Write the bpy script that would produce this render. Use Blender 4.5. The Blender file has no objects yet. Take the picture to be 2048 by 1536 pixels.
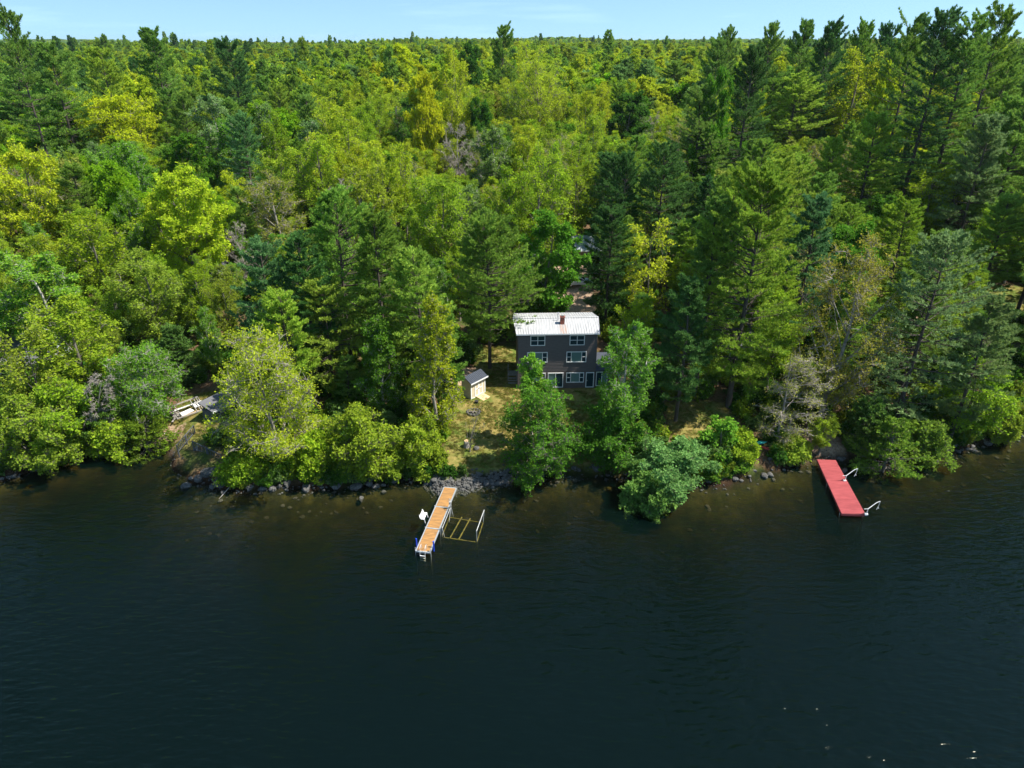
import bpy, math, random
import numpy as np
from mathutils import Vector

# ------------------------------------------------------------------ camera, world, sun, exposure
sc = bpy.context.scene
COL = sc.collection
PITCH, CAM_H, FOC = math.radians(26.4), 42.0, 1384.0      # focal length in photo pixels (2048 wide)
cd = bpy.data.cameras.new('camera')
cam = bpy.data.objects.new('camera', cd)
COL.objects.link(cam)
cam.location = (0, 0, CAM_H)
cam.rotation_euler = (math.pi / 2 - PITCH, 0, 0)
cd.sensor_width = 36.0
cd.lens = 36.0 * FOC / 2048.0
cd.clip_start, cd.clip_end = 0.5, 12000.0
sc.camera = cam

SUN_EL, SUN_AZ = math.radians(57), math.radians(-7)        # azimuth counted from +X towards +Y
sd = (math.cos(SUN_EL) * math.cos(SUN_AZ), math.cos(SUN_EL) * math.sin(SUN_AZ), math.sin(SUN_EL))
ld = bpy.data.lights.new('sun', 'SUN')
ld.energy, ld.angle, ld.color = 5.0, math.radians(0.53), (1.0, 0.95, 0.86)
sun = bpy.data.objects.new('sun', ld)
COL.objects.link(sun)
sun.rotation_euler = Vector(sd).to_track_quat('Z', 'Y').to_euler()
sun.location = (80, -20, 140)

wd = bpy.data.worlds.new('World')
sc.world = wd
wd.use_nodes = True
wn, wl = wd.node_tree.nodes, wd.node_tree.links
wn.clear()
sky = wn.new('ShaderNodeTexSky')
sky.sky_type = 'NISHITA'
sky.sun_disc = False
sky.sun_elevation = SUN_EL
sky.sun_rotation = math.pi / 2 - SUN_AZ
sky.altitude = 100
sky.air_density, sky.dust_density, sky.ozone_density = 1.0, 0.2, 1.1
# thin high cirrus in the sky itself
tc = wn.new('ShaderNodeTexCoord')
mp = wn.new('ShaderNodeMapping')
mp.inputs['Scale'].default_value = (2.2, 2.2, 26.0)
mp.inputs['Rotation'].default_value = (0.10, 0.16, 0.3)
cn = wn.new('ShaderNodeTexNoise')
cn.inputs['Scale'].default_value = 2.6
cn.inputs['Detail'].default_value = 7.0
cr = wn.new('ShaderNodeMapRange')
cr.inputs['From Min'].default_value, cr.inputs['From Max'].default_value = 0.56, 0.80
cr.inputs['To Max'].default_value = 0.110
cm = wn.new('ShaderNodeMixRGB')
cm.inputs['Color2'].default_value = (7.5, 8.6, 9.6, 1)
wb = wn.new('ShaderNodeBackground')
wb.inputs['Strength'].default_value = 0.110
wo = wn.new('ShaderNodeOutputWorld')
lift = wn.new('ShaderNodeVectorMath'); lift.operation = 'MULTIPLY_ADD'
lift.inputs[1].default_value, lift.inputs[2].default_value = (1, 1, .9), (0, 0, .17)
nz = wn.new('ShaderNodeVectorMath'); nz.operation = 'NORMALIZE'
wl.new(tc.outputs['Generated'], lift.inputs[0])
wl.new(lift.outputs['Vector'], nz.inputs[0])
wl.new(nz.outputs['Vector'], sky.inputs['Vector'])
wl.new(tc.outputs['Generated'], mp.inputs['Vector'])
wl.new(mp.outputs['Vector'], cn.inputs['Vector'])
wl.new(cn.outputs['Fac'], cr.inputs['Value'])
wl.new(cr.outputs['Result'], cm.inputs['Fac'])
wl.new(sky.outputs['Color'], cm.inputs['Color1'])
tn = wn.new('ShaderNodeMixRGB'); tn.blend_type = 'MULTIPLY'; tn.inputs['Fac'].default_value = 1.0
tn.inputs['Color2'].default_value = (.90, 1.03, .99, 1)
wl.new(cm.outputs['Color'], tn.inputs['Color1'])
wl.new(tn.outputs['Color'], wb.inputs['Color'])
wl.new(wb.outputs['Background'], wo.inputs['Surface'])

vs = sc.view_settings
vs.view_transform, vs.look, vs.gamma, vs.exposure = 'Standard', 'None', 1.0, 0.88
vs.use_curve_mapping = False
sc.render.engine = 'CYCLES'
cy = sc.cycles
cy.max_bounces, cy.diffuse_bounces, cy.glossy_bounces = 6, 3, 2
cy.transmission_bounces, cy.transparent_max_bounces, cy.volume_bounces = 3, 6, 0
cy.caustics_reflective = cy.caustics_refractive = False
cy.sample_clamp_indirect = 6.0
cy.sample_clamp_direct = 1.0

# ------------------------------------------------------------------ pixel calibration (2048 x 1536 photo)
cP, sP = math.cos(PITCH), math.sin(PITCH)


def ray(px, py):
    u, v = (px - 1024.0) / FOC, (768.0 - py) / FOC
    return (u, cP + v * sP, -sP + v * cP)


def at_z(px, py, z):
    d = ray(px, py)
    t = (z - CAM_H) / d[2]
    return Vector((d[0] * t, d[1] * t, z))


def at_y(px, py, Y):
    d = ray(px, py)
    t = Y / d[1]
    return Vector((d[0] * t, Y, CAM_H + d[2] * t))


def proj(X, Y, Z):
    dz = Z - CAM_H
    dep = Y * cP - dz * sP
    return 1024 + FOC * X / dep, 768 - FOC * (Y * sP + dz * cP) / dep, dep


# ------------------------------------------------------------------ object helpers
def tag(o, label=None, cat=None, group=None, kind=None):
    if label: o['label'] = label
    if cat: o['category'] = cat
    if group: o['group'] = group
    if kind: o['kind'] = kind
    return o


def thing(name, label, cat, loc=(0, 0, 0), rz=0.0, group=None):
    o = bpy.data.objects.new(name, None)
    o.empty_display_size = 0.3
    COL.objects.link(o)
    o.location = loc
    o.rotation_euler = (0, 0, rz)
    return tag(o, label, cat, group)


def mesh_np(name, v, quads=None, tris=None, mats=(), midx=None, smooth=False):
    me = bpy.data.meshes.new(name)
    v = np.asarray(v, np.float32).reshape(-1, 3)
    nq = 0 if quads is None else len(quads)
    nt = 0 if tris is None else len(tris)
    li = []
    if nq: li.append(np.asarray(quads, np.int32).ravel())
    if nt: li.append(np.asarray(tris, np.int32).ravel())
    li = np.concatenate(li) if li else np.zeros(0, np.int32)
    me.vertices.add(len(v))
    me.vertices.foreach_set('co', v.ravel())
    me.loops.add(len(li))
    me.loops.foreach_set('vertex_index', li)
    me.polygons.add(nq + nt)
    st = np.concatenate([np.arange(nq) * 4, nq * 4 + np.arange(nt) * 3]).astype(np.int32)
    me.polygons.foreach_set('loop_start', st)
    if midx is not None:
        me.polygons.foreach_set('material_index', np.asarray(midx, np.int32))
    me.polygons.foreach_set('use_smooth', np.full(nq + nt, bool(smooth)))
    for m in mats: me.materials.append(m)
    me.update(calc_edges=True)
    me.validate()
    return me


def link(name, me, parent=None, loc=None, rz=None):
    o = bpy.data.objects.new(name, me)
    COL.objects.link(o)
    if parent is not None: o.parent = parent
    if loc is not None: o.location = loc
    if rz is not None: o.rotation_euler = (0, 0, rz)
    return o


class MB:
    """collects boxes, tubes and polygons; build() links them as one mesh object"""
    def __init__(s): s.v, s.f = [], []

    def add(s, vs_, fs_):
        n = len(s.v)
        s.v += [tuple(map(float, p)) for p in vs_]
        s.f += [tuple(i + n for i in f) for f in fs_]
        return s

    def box(s, x0, x1, y0, y1, z0, z1):
        return s.add([(x0, y0, z0), (x1, y0, z0), (x1, y1, z0), (x0, y1, z0), (x0, y0, z1), (x1, y0, z1), (x1, y1, z1), (x0, y1, z1)],
                     [(3, 2, 1, 0), (4, 5, 6, 7), (0, 1, 5, 4), (1, 2, 6, 5), (2, 3, 7, 6), (3, 0, 4, 7)])

    def beam(s, a, b, w, h=None, up=(0, 0, 1)):
        """square bar from a to b"""
        h = h or w
        a, b = Vector(a), Vector(b)
        d = (b - a).normalized()
        u = Vector(up)
        if abs(d.dot(u)) > 0.98: u = Vector((0, 1, 0))
        sx = d.cross(u).normalized() * (w / 2)
        uz = sx.cross(d).normalized() * (h / 2)
        P = []
        for c in (a, b):
            P += [c - sx - uz, c + sx - uz, c + sx + uz, c - sx + uz]
        return s.add(P, [(3, 2, 1, 0), (4, 5, 6, 7), (0, 1, 5, 4), (1, 2, 6, 5), (2, 3, 7, 6), (3, 0, 4, 7)])

    def tube(s, pts, r, n=8, closed=False):
        pts = [Vector(p) for p in pts]
        m = len(pts)
        rr = r if hasattr(r, '__len__') else [r] * m
        V, Fc = [], []
        for i, p in enumerate(pts):
            if closed:
                d = pts[(i + 1) % m] - pts[i - 1]
            else:
                d = pts[min(i + 1, m - 1)] - pts[max(i - 1, 0)]
            d.normalize()
            u = Vector((0, 0, 1)) if abs(d.z) < 0.9 else Vector((0, 1, 0))
            a = d.cross(u).normalized()
            b = d.cross(a).normalized()
            for k in range(n):
                t = 2 * math.pi * k / n
                V.append(p + (a * math.cos(t) + b * math.sin(t)) * rr[i])
        for i in range(m if closed else m - 1):
            j = (i + 1) % m
            for k in range(n):
                l = (k + 1) % n
                Fc.append((i * n + k, i * n + l, j * n + l, j * n + k))
        if not closed:
            Fc.append(tuple(range(n))[::-1])
            Fc.append(tuple((m - 1) * n + k for k in range(n)))
        return s.add(V, Fc)

    def prism(s, poly, axis_vec):
        """extrude polygon (list of 3d points) by a vector"""
        n = len(poly)
        a = [Vector(p) for p in poly]
        b = [p + Vector(axis_vec) for p in a]
        return s.add(a + b, [tuple(range(n))[::-1], tuple(range(n, 2 * n))] + [(i, (i + 1) % n, n + (i + 1) % n, n + i) for i in range(n)])

    def build(s, name, mat, parent=None, bevel=0.0, smooth=False, loc=None, rz=None):
        me = bpy.data.meshes.new(name)
        me.from_pydata(s.v, [], s.f)
        mats = mat if isinstance(mat, (list, tuple)) else [mat]
        for m in mats: me.materials.append(m)
        if smooth: me.polygons.foreach_set('use_smooth', [True] * len(me.polygons))
        me.update()
        o = link(name, me, parent, loc, rz)
        if bevel:
            b = o.modifiers.new('bevel', 'BEVEL')
            b.width, b.segments, b.limit_method = bevel, 2, 'ANGLE'
        return o


def dup(o, parent=None):
    c = o.copy()
    COL.objects.link(c)
    if parent is not None: c.parent = parent
    for ch in list(o.children): dup(ch, c)
    return c


# ------------------------------------------------------------------ materials
def new_mat(name):
    m = bpy.data.materials.new(name)
    m.use_nodes = True
    n, l = m.node_tree.nodes, m.node_tree.links
    n.clear()
    out = n.new('ShaderNodeOutputMaterial')
    return m, n, l, out


def pbr(name, col, rough=0.7, var=0.25, scale=4.0, stretch=(1, 1, 1), bump=0.0, bscale=30.0, metal=0.0, spec=0.35, col2=None, detail=6.0, coords='Object'):
    """painted / natural surface: two tones broken up by noise, light bump"""
    m, n, l, out = new_mat(name)
    b = n.new('ShaderNodeBsdfPrincipled')
    b.inputs['Roughness'].default_value = rough
    b.inputs['Metallic'].default_value = metal
    b.inputs['Specular IOR Level'].default_value = spec
    t = n.new('ShaderNodeTexCoord')
    mpn = n.new('ShaderNodeMapping')
    mpn.inputs['Scale'].default_value = stretch
    l.new(t.outputs[coords], mpn.inputs['Vector'])
    ns = n.new('ShaderNodeTexNoise')
    ns.inputs['Scale'].default_value, ns.inputs['Detail'].default_value = scale, detail
    ns.inputs['Roughness'].default_value = 0.65
    l.new(mpn.outputs['Vector'], ns.inputs['Vector'])
    rp = n.new('ShaderNodeValToRGB')
    c2 = col2 or tuple(c * (1 - var) for c in col)
    c1 = tuple(min(1, c * (1 + var * 0.6)) for c in col) if col2 is None else col
    rp.color_ramp.elements[0].position, rp.color_ramp.elements[1].position = 0.32, 0.68
    rp.color_ramp.elements[0].color = (*c2, 1)
    rp.color_ramp.elements[1].color = (*c1, 1)
    l.new(ns.outputs['Fac'], rp.inputs['Fac'])
    l.new(rp.outputs['Color'], b.inputs['Base Color'])
    if bump:
        n2 = n.new('ShaderNodeTexNoise')
        n2.inputs['Scale'].default_value, n2.inputs['Detail'].default_value = bscale, 5
        l.new(mpn.outputs['Vector'], n2.inputs['Vector'])
        bp = n.new('ShaderNodeBump')
        bp.inputs['Strength'].default_value = bump
        bp.inputs['Distance'].default_value = 0.05
        l.new(n2.outputs['Fac'], bp.inputs['Height'])
        l.new(bp.outputs['Normal'], b.inputs['Normal'])
    l.new(b.outputs['BSDF'], out.inputs['Surface'])
    return m


def leaf_mat(name, trans=0.38, instancer=False, nscale=0.55, spread=0.26):
    """foliage: tint comes from the tree itself (object colour, or a stored instance colour), broken up by noise; lets light through"""
    m, n, l, out = new_mat(name)
    if instancer:
        src = n.new('ShaderNodeAttribute')
        src.attribute_type, src.attribute_name = 'INSTANCER', 'tint'
    else:
        src = n.new('ShaderNodeObjectInfo')
    t = n.new('ShaderNodeTexCoord')
    ns = n.new('ShaderNodeTexNoise')
    ns.inputs['Scale'].default_value, ns.inputs['Detail'].default_value = nscale, 3
    l.new(t.outputs['Object'], ns.inputs['Vector'])
    n2 = n.new('ShaderNodeTexNoise')
    n2.inputs['Scale'].default_value, n2.inputs['Detail'].default_value = 6.0, 1
    l.new(t.outputs['Object'], n2.inputs['Vector'])
    ad = n.new('ShaderNodeMath'); ad.operation = 'ADD'
    l.new(ns.outputs['Fac'], ad.inputs[0]); l.new(n2.outputs['Fac'], ad.inputs[1])
    r1 = n.new('ShaderNodeMapRange')
    r1.inputs['From Min'].default_value, r1.inputs['From Max'].default_value = 0.75, 1.25
    r1.inputs['To Min'].default_value, r1.inputs['To Max'].default_value = 1 - spread, 1 + spread
    l.new(ad.outputs[0], r1.inputs['Value'])
    r2 = n.new('ShaderNodeMapRange')
    r2.inputs['From Min'].default_value, r2.inputs['From Max'].default_value = 0.35, 0.65
    r2.inputs['To Min'].default_value, r2.inputs['To Max'].default_value = 0.517, 0.483
    l.new(n2.outputs['Fac'], r2.inputs['Value'])
    hs = n.new('ShaderNodeHueSaturation')
    l.new(r1.outputs['Result'], hs.inputs['Value'])
    l.new(r2.outputs['Result'], hs.inputs['Hue'])
    l.new(src.outputs['Color'], hs.inputs['Color'])
    df = n.new('ShaderNodeBsdfDiffuse')
    tr = n.new('ShaderNodeBsdfTranslucent')
    mx = n.new('ShaderNodeMixShader')
    mx.inputs['Fac'].default_value = trans
    l.new(hs.outputs['Color'], df.inputs['Color'])
    l.new(hs.outputs['Color'], tr.inputs['Color'])
    l.new(df.outputs[0], mx.inputs[1]); l.new(tr.outputs[0], mx.inputs[2])
    l.new(mx.outputs[0], out.inputs['Surface'])
    return m


M = {}
M['leaf'] = leaf_mat('leaf', 0.50)
M['needle'] = leaf_mat('needle', 0.38, nscale=0.4)
M['far_leaf'] = leaf_mat('far_leaf', 0.48, instancer=True)
M['bark_pine'] = pbr('bark_pine', (0.085, 0.068, 0.055), 0.9, 0.4, 3, (1, 1, .3), 0.4, 12)
M['bark_grey'] = pbr('bark_grey', (0.17, 0.15, 0.125), 0.9, 0.35, 2.5, (1, 1, .4), 0.3, 12)
M['bark_pale'] = pbr('bark_pale', (0.30, 0.27, 0.23), 0.9, 0.35, 2.5)
M['bark_birch'] = pbr('bark_birch', (0.62, 0.59, 0.54), 0.75, 0.3, 5, (1, 1, 2.5), col2=(0.16, 0.14, 0.12))
M['rock'] = pbr('rock', (0.15, 0.145, 0.135), 0.9, 0.5, 2.2, bump=0.5, bscale=9, coords='Object', col2=(0.035, 0.034, 0.03))
M['alu'] = pbr('aluminium', (0.62, 0.64, 0.66), 0.42, 0.15, 3, metal=0.6)
M['white'] = pbr('white_paint', (0.72, 0.72, 0.70), 0.5, 0.12, 3)
M['deck'] = pbr('cedar_decking', (0.50, 0.25, 0.075), 0.75, 0.35, 1.6, (.5, 4.2, 1), col2=(.25, .14, .06), detail=3)
M['red'] = pbr('red_deck_paint', (0.37, 0.070, 0.074), 0.8, 0.3, 1.3, (.6, 2.6, 1), col2=(.24, .040, .044), detail=5)
M['red_dark'] = pbr('red_fascia_paint', (0.30, 0.06, 0.062), 0.75, 0.3, 2.0)
M['blue'] = pbr('blue_bumper', (0.02, 0.07, 0.55), 0.5, 0.1, 3)
M['algae'] = pbr('algae_metal', (0.27, 0.22, 0.04), 0.9, 0.5, 2.5, col2=(0.07, 0.06, 0.015))
M['pipe'] = pbr('galvanised_pipe', (0.5, 0.5, 0.48), 0.5, 0.2, 3, metal=0.3)
M['rope'] = pbr('dark_rubber', (0.03, 0.03, 0.03), 0.8)
M['wood_grey'] = pbr('weathered_wood', (0.33, 0.30, 0.27), 0.9, 0.35, 3, (1, 6, 1), 0.3, 20)
M['wood_dark'] = pbr('dark_stained_wood', (0.10, 0.105, 0.11), 0.9, 0.3, 3)
M['wood_pale'] = pbr('fresh_plywood', (0.62, 0.42, 0.24), 0.8, 0.2, 3, (1, 5, 1))
M['brick'] = None
# repeats of the wood that the view shows next to nothing of: they go into far_woods
HIDDEN = set([0,2,5,13,14,15,25,26,27,30,43,47,49,53,57,66,72,77,78,81,82,91,93,99,102,113,114,117,118,120,122,124,128,137,141,146,147,148,157,159,161,165,167,168,172,179,185,186,187,188,190,192,195,198,199,204,207,210,218,221,222,224,225,226,232,233,237,241,246,247,249,253,254,255,256,257,260,262,264,265,266,268,271,277,278,280,281,282,284,288,290,292,293,301,303,305,308,310,312,315,318,319,320,321,324,331,332,334,335,341,344,345,346,348,350,352,353,354,356,357,358,362,367,368,370,371,372,373,374,376,378,381,382,385,387,390,391,393,395,396,401,403,404,405,408,409,410,411,412,413,415,417,419,420,423,424,425,428,429,430,432,433,436,440,441,442,443,444,445,447,449,450,451,452,453,456,457,458,460,462,464,465,466,468,470,471,475,476,477,481,482,483,484,485,486,487,489,490,491,492,494,495,496,497,498,500,501,503,506,508,510,511,513,515,516,517,518,520,521,522,523,524,525,526,527,528,529,530,531,533,534,535,537,539,540,542,543,544,547,548,549,550,553,555,560,562,563,567,568,569,570,571,572,573,574,575,576,579,580,581,582,583,586,588,589,591,592,593,594,595,597,598,601,602,604,606,608,609,611,613,615,617,618,619,620,621,624,626,627,628,629,631,632,633,634,635,637,640,641,644,645,646,647,650,653,654,655,657,658,661,663,665,667,668,669,670,672,674,676,677,680,681,683,685,687,688,689,690,693,694,695,697,699,700,701,702,705,706,707,709,711,712,715,716,718,719,720,722,723,724,725,726,729,731,736,737,738,740,742,744,746,748,749,751,753,755,759,761,762,764,765,766,768,769,770,772,776,777,778,780,782,785,786,788,789,791,793,794,797,800,801,802,803,804,805,806,808,809,810,813,814,816,818,822,823,824,826,827,829,830,831,832,834,835,838,839,840,841,842,843,844,845,847,849,850,851,852,853,855,856,857,858,859,860,861,862,863,864,865,866,867,870,871,872,874,876,881,883,884,885,886,887,888,890,891,892,893,894,896,898,899,900,903,906,908,909,910,911,912,913,914,915,916,917,918,919,922,923,924,925,927,928,929,930,931,932,933,934,935,937,938,939,941,942,943,944,945,946,947,948,949,950,953,954,955,956,957,958,959,962,963,965,966,967,968,969,970,972,973,974,975,976,977,978,979,980,981,982,984,985,986,987,988,989,990,991,992,993,996,998,999,1000,1001,1002,1004,1005,1006,1007,1008,1009,1010,1013,1014,1015,1016,1017,1018,1019,1020])
# ------------------------------------------------------------------ the ground: one sheet from the lake bed to the horizon
SHORE = np.array([(-600, 60), (-80, 58.5), (-66, 60), (-54.6, 61.6), (-50.7, 64), (-47.5, 67.1), (-44.6, 68.2), (-40.2, 68.4), (-38.3, 66), (-36.5, 63), (-33.6, 61.1),
                  (-28.7, 59.3), (-24.2, 59.9), (-18, 60.1), (-12.9, 61.1), (-10.4, 61.9), (-8.4, 60.2), (-7.2, 59.4), (-5.4, 59.9), (-1.3, 61.1),
                  (1.9, 62), (6.3, 62.7), (9.5, 62.3), (13.1, 61.6), (21.3, 60.2), (24.3, 61.4), (29.3, 63.5), (33.3, 65.6), (37.8, 65.5),
                  (40.6, 64.3), (45, 65.5), (50, 67.4), (54.3, 68.7), (60.5, 70.4), (80, 73), (600, 76)], float)
PROF = np.array([(-400, -9), (-60, -7.5), (-28, -5.2), (-16, -3.3), (-8, -1.9), (-3, -.85), (-1.2, -.4), (0, 0), (.5, .35), (1.3, .85), (4, 1.5), (9, 2.35), (13.5, 2.95),
                 (24, 3.2), (32, 4.1), (46, 5.4), (60, 6.8), (90, 9.0), (140, 10.5), (220, 11.5), (400, 13), (900, 15), (5000, 17)], float)


def ground(X, Y):
    X, Y = np.asarray(X, float), np.asarray(Y, float)
    ys = np.interp(X, SHORE[:, 0], SHORE[:, 1]) + .25 * np.sin(X * 1.9) + .18 * np.sin(X * 4.3 + 1)
    d = Y - ys
    z = np.interp(d, PROF[:, 0], PROF[:, 1])
    land = np.clip(d / 6, 0, 1)
    b = .16 * np.sin(X * .35 + 1.3) * np.sin(Y * .31) + .08 * np.sin(X * 1.1 + Y * .7)
    pad = np.clip(1 - np.maximum(np.abs(X - 4.5) - 9, np.abs(Y - 78) - 9) / 5, 0, 1)
    z = z + land * b * (1 - pad) * np.clip(d / 20, .3, 1.6)
    far = np.clip((Y - 250) / 500, 0, 1)
    z = z + far * (3.4 * np.sin(X * .006 + .8) * np.sin(Y * .004 + .5) + 3.0 * np.sin(X * .0022 + 1.2) + 2.0 * np.sin(X * .017 + Y * .003) + np.clip((Y - 700) / 900, 0, 1) * (6.0 * np.sin(X * .0023 + .6) + 4.5 * np.sin(X * .0061 + 2.2)))
    under = np.clip(-d / 3, 0, 1)
    z = z + under * (.12 * np.sin(X * .9 + Y * .4) * np.sin(Y * 1.2 - X * .3) + .06 * np.sin(X * 2.7) * np.sin(Y * 2.3))
    return z


def gz(x, y): return float(ground(x, y))


def on_ground(px, py):
    """where the ground shows at a photo pixel"""
    z = 1.0
    for _ in range(30):
        p = at_z(px, py, z)
        z += .6 * (gz(p.x, p.y) - z)
    return at_z(px, py, z)


def axis(lo, a, b, hi, step, grow=1.13):
    mid = list(np.arange(a, b + 1e-6, step))
    r, s, x = [], step, b
    while x < hi:
        s *= grow; x += s; r.append(x)
    l_, s, x = [], step, a
    while x > lo:
        s *= grow; x -= s; l_.append(x)
    return np.array(l_[::-1] + mid + r)


gx, gy = axis(-5000, -68, 76, 5000, .5), axis(-300, 42, 122, 7000, .45)
GX, GY = np.meshgrid(gx, gy)
GZ = ground(GX, GY)
nx, ny = len(gx), len(gy)
idx = np.arange(nx * ny).reshape(ny, nx)
quads = np.stack([idx[:-1, :-1], idx[:-1, 1:], idx[1:, 1:], idx[1:, :-1]], -1).reshape(-1, 4)


def blob(x, y, x0, x1, y0, y1, soft=2.0):
    dx = np.maximum(np.maximum(x0 - x, x - x1), 0)
    dy = np.maximum(np.maximum(y0 - y, y - y1), 0)
    return np.clip(1 - np.hypot(dx, dy) / soft, 0, 1)


LAWNS = [(-6.5, 13, 63.0, 76.5), (-4, 0.5, 76, 88), (80, 91, 101, 111), (-40, -35, 67, 76), (19, 25, 67, 73)]
def lawn_mask(x, y): return np.max([blob(x, y, *b) for b in LAWNS], axis=0)
DRIVES = [(8.0, 12.0, 98, 117), (-7, -5, 79, 82), (-60, -54, 108, 114), (-44, -39, 66, 70), (31.5, 36.5, 65.5, 69), (58, 62, 95, 99), (-34, -30, 104, 108)]
def drive_mask(x, y): return np.max([blob(x, y, *b, 2.5) for b in DRIVES], axis=0)


gm = mesh_np('ground', np.stack([GX, GY, GZ], -1).reshape(-1, 3), quads, smooth=True)
at = gm.color_attributes.new('cover', 'FLOAT_COLOR', 'POINT')
ysv = np.interp(GX, SHORE[:, 0], SHORE[:, 1])
cov = np.stack([lawn_mask(GX, GY), drive_mask(GX, GY), np.clip(1.5 - np.abs(GY - ysv - .2) / 1.0, 0, 1) * blob(GX, GY, -9, 3, 40, 80, 3), np.ones_like(GX)], -1)
at.data.foreach_set('color', cov.astype(np.float32).ravel())

m, n, l, out = new_mat('ground')
b = n.new('ShaderNodeBsdfPrincipled')
b.inputs['Roughness'].default_value = .95
b.inputs['Specular IOR Level'].default_value = .1
geo = n.new('ShaderNodeNewGeometry')
att = n.new('ShaderNodeAttribute'); att.attribute_name = 'cover'
sep = n.new('ShaderNodeSeparateColor'); l.new(att.outputs['Color'], sep.inputs[0])
sx = n.new('ShaderNodeSeparateXYZ'); l.new(geo.outputs['Position'], sx.inputs[0])


def noise(scale, detail=5, rough=.6):
    t = n.new('ShaderNodeTexNoise')
    t.inputs['Scale'].default_value, t.inputs['Detail'].default_value, t.inputs['Roughness'].default_value = scale, detail, rough
    l.new(geo.outputs['Position'], t.inputs['Vector'])
    return t.outputs['Fac']


def ramp(fac, stops):
    r = n.new('ShaderNodeValToRGB')
    e = r.color_ramp.elements
    while len(e) < len(stops): e.new(.5)
    for k, (p, c) in enumerate(stops):
        e[k].position, e[k].color = p, (*c, 1)
    l.new(fac, r.inputs['Fac'])
    return r.outputs['Color']


def mix(f, a, c):
    x = n.new('ShaderNodeMixRGB')
    l.new(f, x.inputs['Fac']); l.new(a, x.inputs['Color1']); l.new(c, x.inputs['Color2'])
    return x.outputs['Color']


def mrange(v, a, c, lo=0., hi=1.):
    r = n.new('ShaderNodeMapRange')
    r.inputs['From Min'].default_value, r.inputs['From Max'].default_value = a, c
    r.inputs['To Min'].default_value, r.inputs['To Max'].default_value = lo, hi
    l.new(v, r.inputs['Value'])
    return r.outputs['Result']


def math2(op, a, c):
    x = n.new('ShaderNodeMath'); x.operation = op; x.use_clamp = op in ('ADD', 'SUBTRACT')
    for k, q in enumerate((a, c)):
        if isinstance(q, float): x.inputs[k].default_value = q
        else: l.new(q, x.inputs[k])
    return x.outputs[0]


litter = ramp(noise(3.2, 8, .75), [(.28, (.035, .022, .013)), (.46, (.10, .058, .030)), (.58, (.17, .105, .060)), (.75, (.27, .19, .12))])
green = ramp(noise(2.4, 8, .7), [(.3, (.025, .042, .010)), (.5, (.06, .085, .018)), (.72, (.12, .135, .03))])
forest = mix(mrange(noise(.22, 4), .46, .62), litter, green)
grass = ramp(noise(1.7, 9, .72), [(.27, (.07, .065, .018)), (.42, (.17, .145, .04)), (.55, (.24, .19, .06)), (.7, (.34, .24, .09))])
grass2 = ramp(noise(2.6, 9, .72), [(.3, (.045, .075, .014)), (.55, (.12, .16, .03)), (.75, (.2, .21, .05))])
lawn = mix(mrange(noise(.33, 3), .45, .6), grass, grass2)
drive = ramp(noise(3.5, 9, .8), [(.3, (.10, .055, .032)), (.45, (.30, .20, .13)), (.6, (.48, .35, .25)), (.75, (.60, .47, .36))])
edge = noise(.9, 5)
lm = mrange(math2('ADD', sep.outputs[0], math2('MULTIPLY', edge, .6)), .72, .95)
dm = mrange(math2('ADD', sep.outputs[1], math2('MULTIPLY', edge, .6)), .80, 1.0)
c1 = mix(lm, forest, lawn)
c1 = mix(dm, c1, drive)
cob = n.new('ShaderNodeTexVoronoi'); cob.inputs['Scale'].default_value = 3.2
l.new(geo.outputs['Position'], cob.inputs['Vector'])
cobc = ramp(cob.outputs['Distance'], [(.0, (.30, .28, .26)), (.35, (.18, .165, .15)), (.62, (.02, .02, .018))])
c1 = mix(mrange(sep.outputs[2], .35, .8), c1, cobc)
bed = ramp(noise(.75, 9, .75), [(.3, (.02, .018, .006)), (.47, (.026, .026, .007)), (.6, (.062, .058, .013)), (.78, (.17, .135, .028))])
bedf = mix(mrange(noise(.16, 5, .7), .40, .62), bed, ramp(noise(1.4, 7, .75), [(.35, (.02, .02, .008)), (.6, (.07, .062, .018))]))
wet_shade = n.new('ShaderNodeMixRGB'); wet_shade.blend_type = 'MULTIPLY'; wet_shade.inputs['Color2'].default_value = (.22, .21, .2, 1)  # wet soil plus shade of overhanging trees, both painted into the bank colour
l.new(mrange(sx.outputs['Z'], .75, .15), wet_shade.inputs['Fac']); l.new(c1, wet_shade.inputs['Color1'])
fin = mix(mrange(sx.outputs['Z'], -.30, -.02), bedf, wet_shade.outputs['Color'])
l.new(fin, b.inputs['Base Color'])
bp = n.new('ShaderNodeBump'); bp.inputs['Strength'].default_value = .6; bp.inputs['Distance'].default_value = .12
l.new(noise(5.0, 7, .7), bp.inputs['Height']); l.new(bp.outputs['Normal'], b.inputs['Normal'])
l.new(b.outputs['BSDF'], out.inputs['Surface'])
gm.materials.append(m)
tag(link('ground', gm), 'wooded ground sloping up from the lake shore to the horizon', None, None, 'structure')

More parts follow.
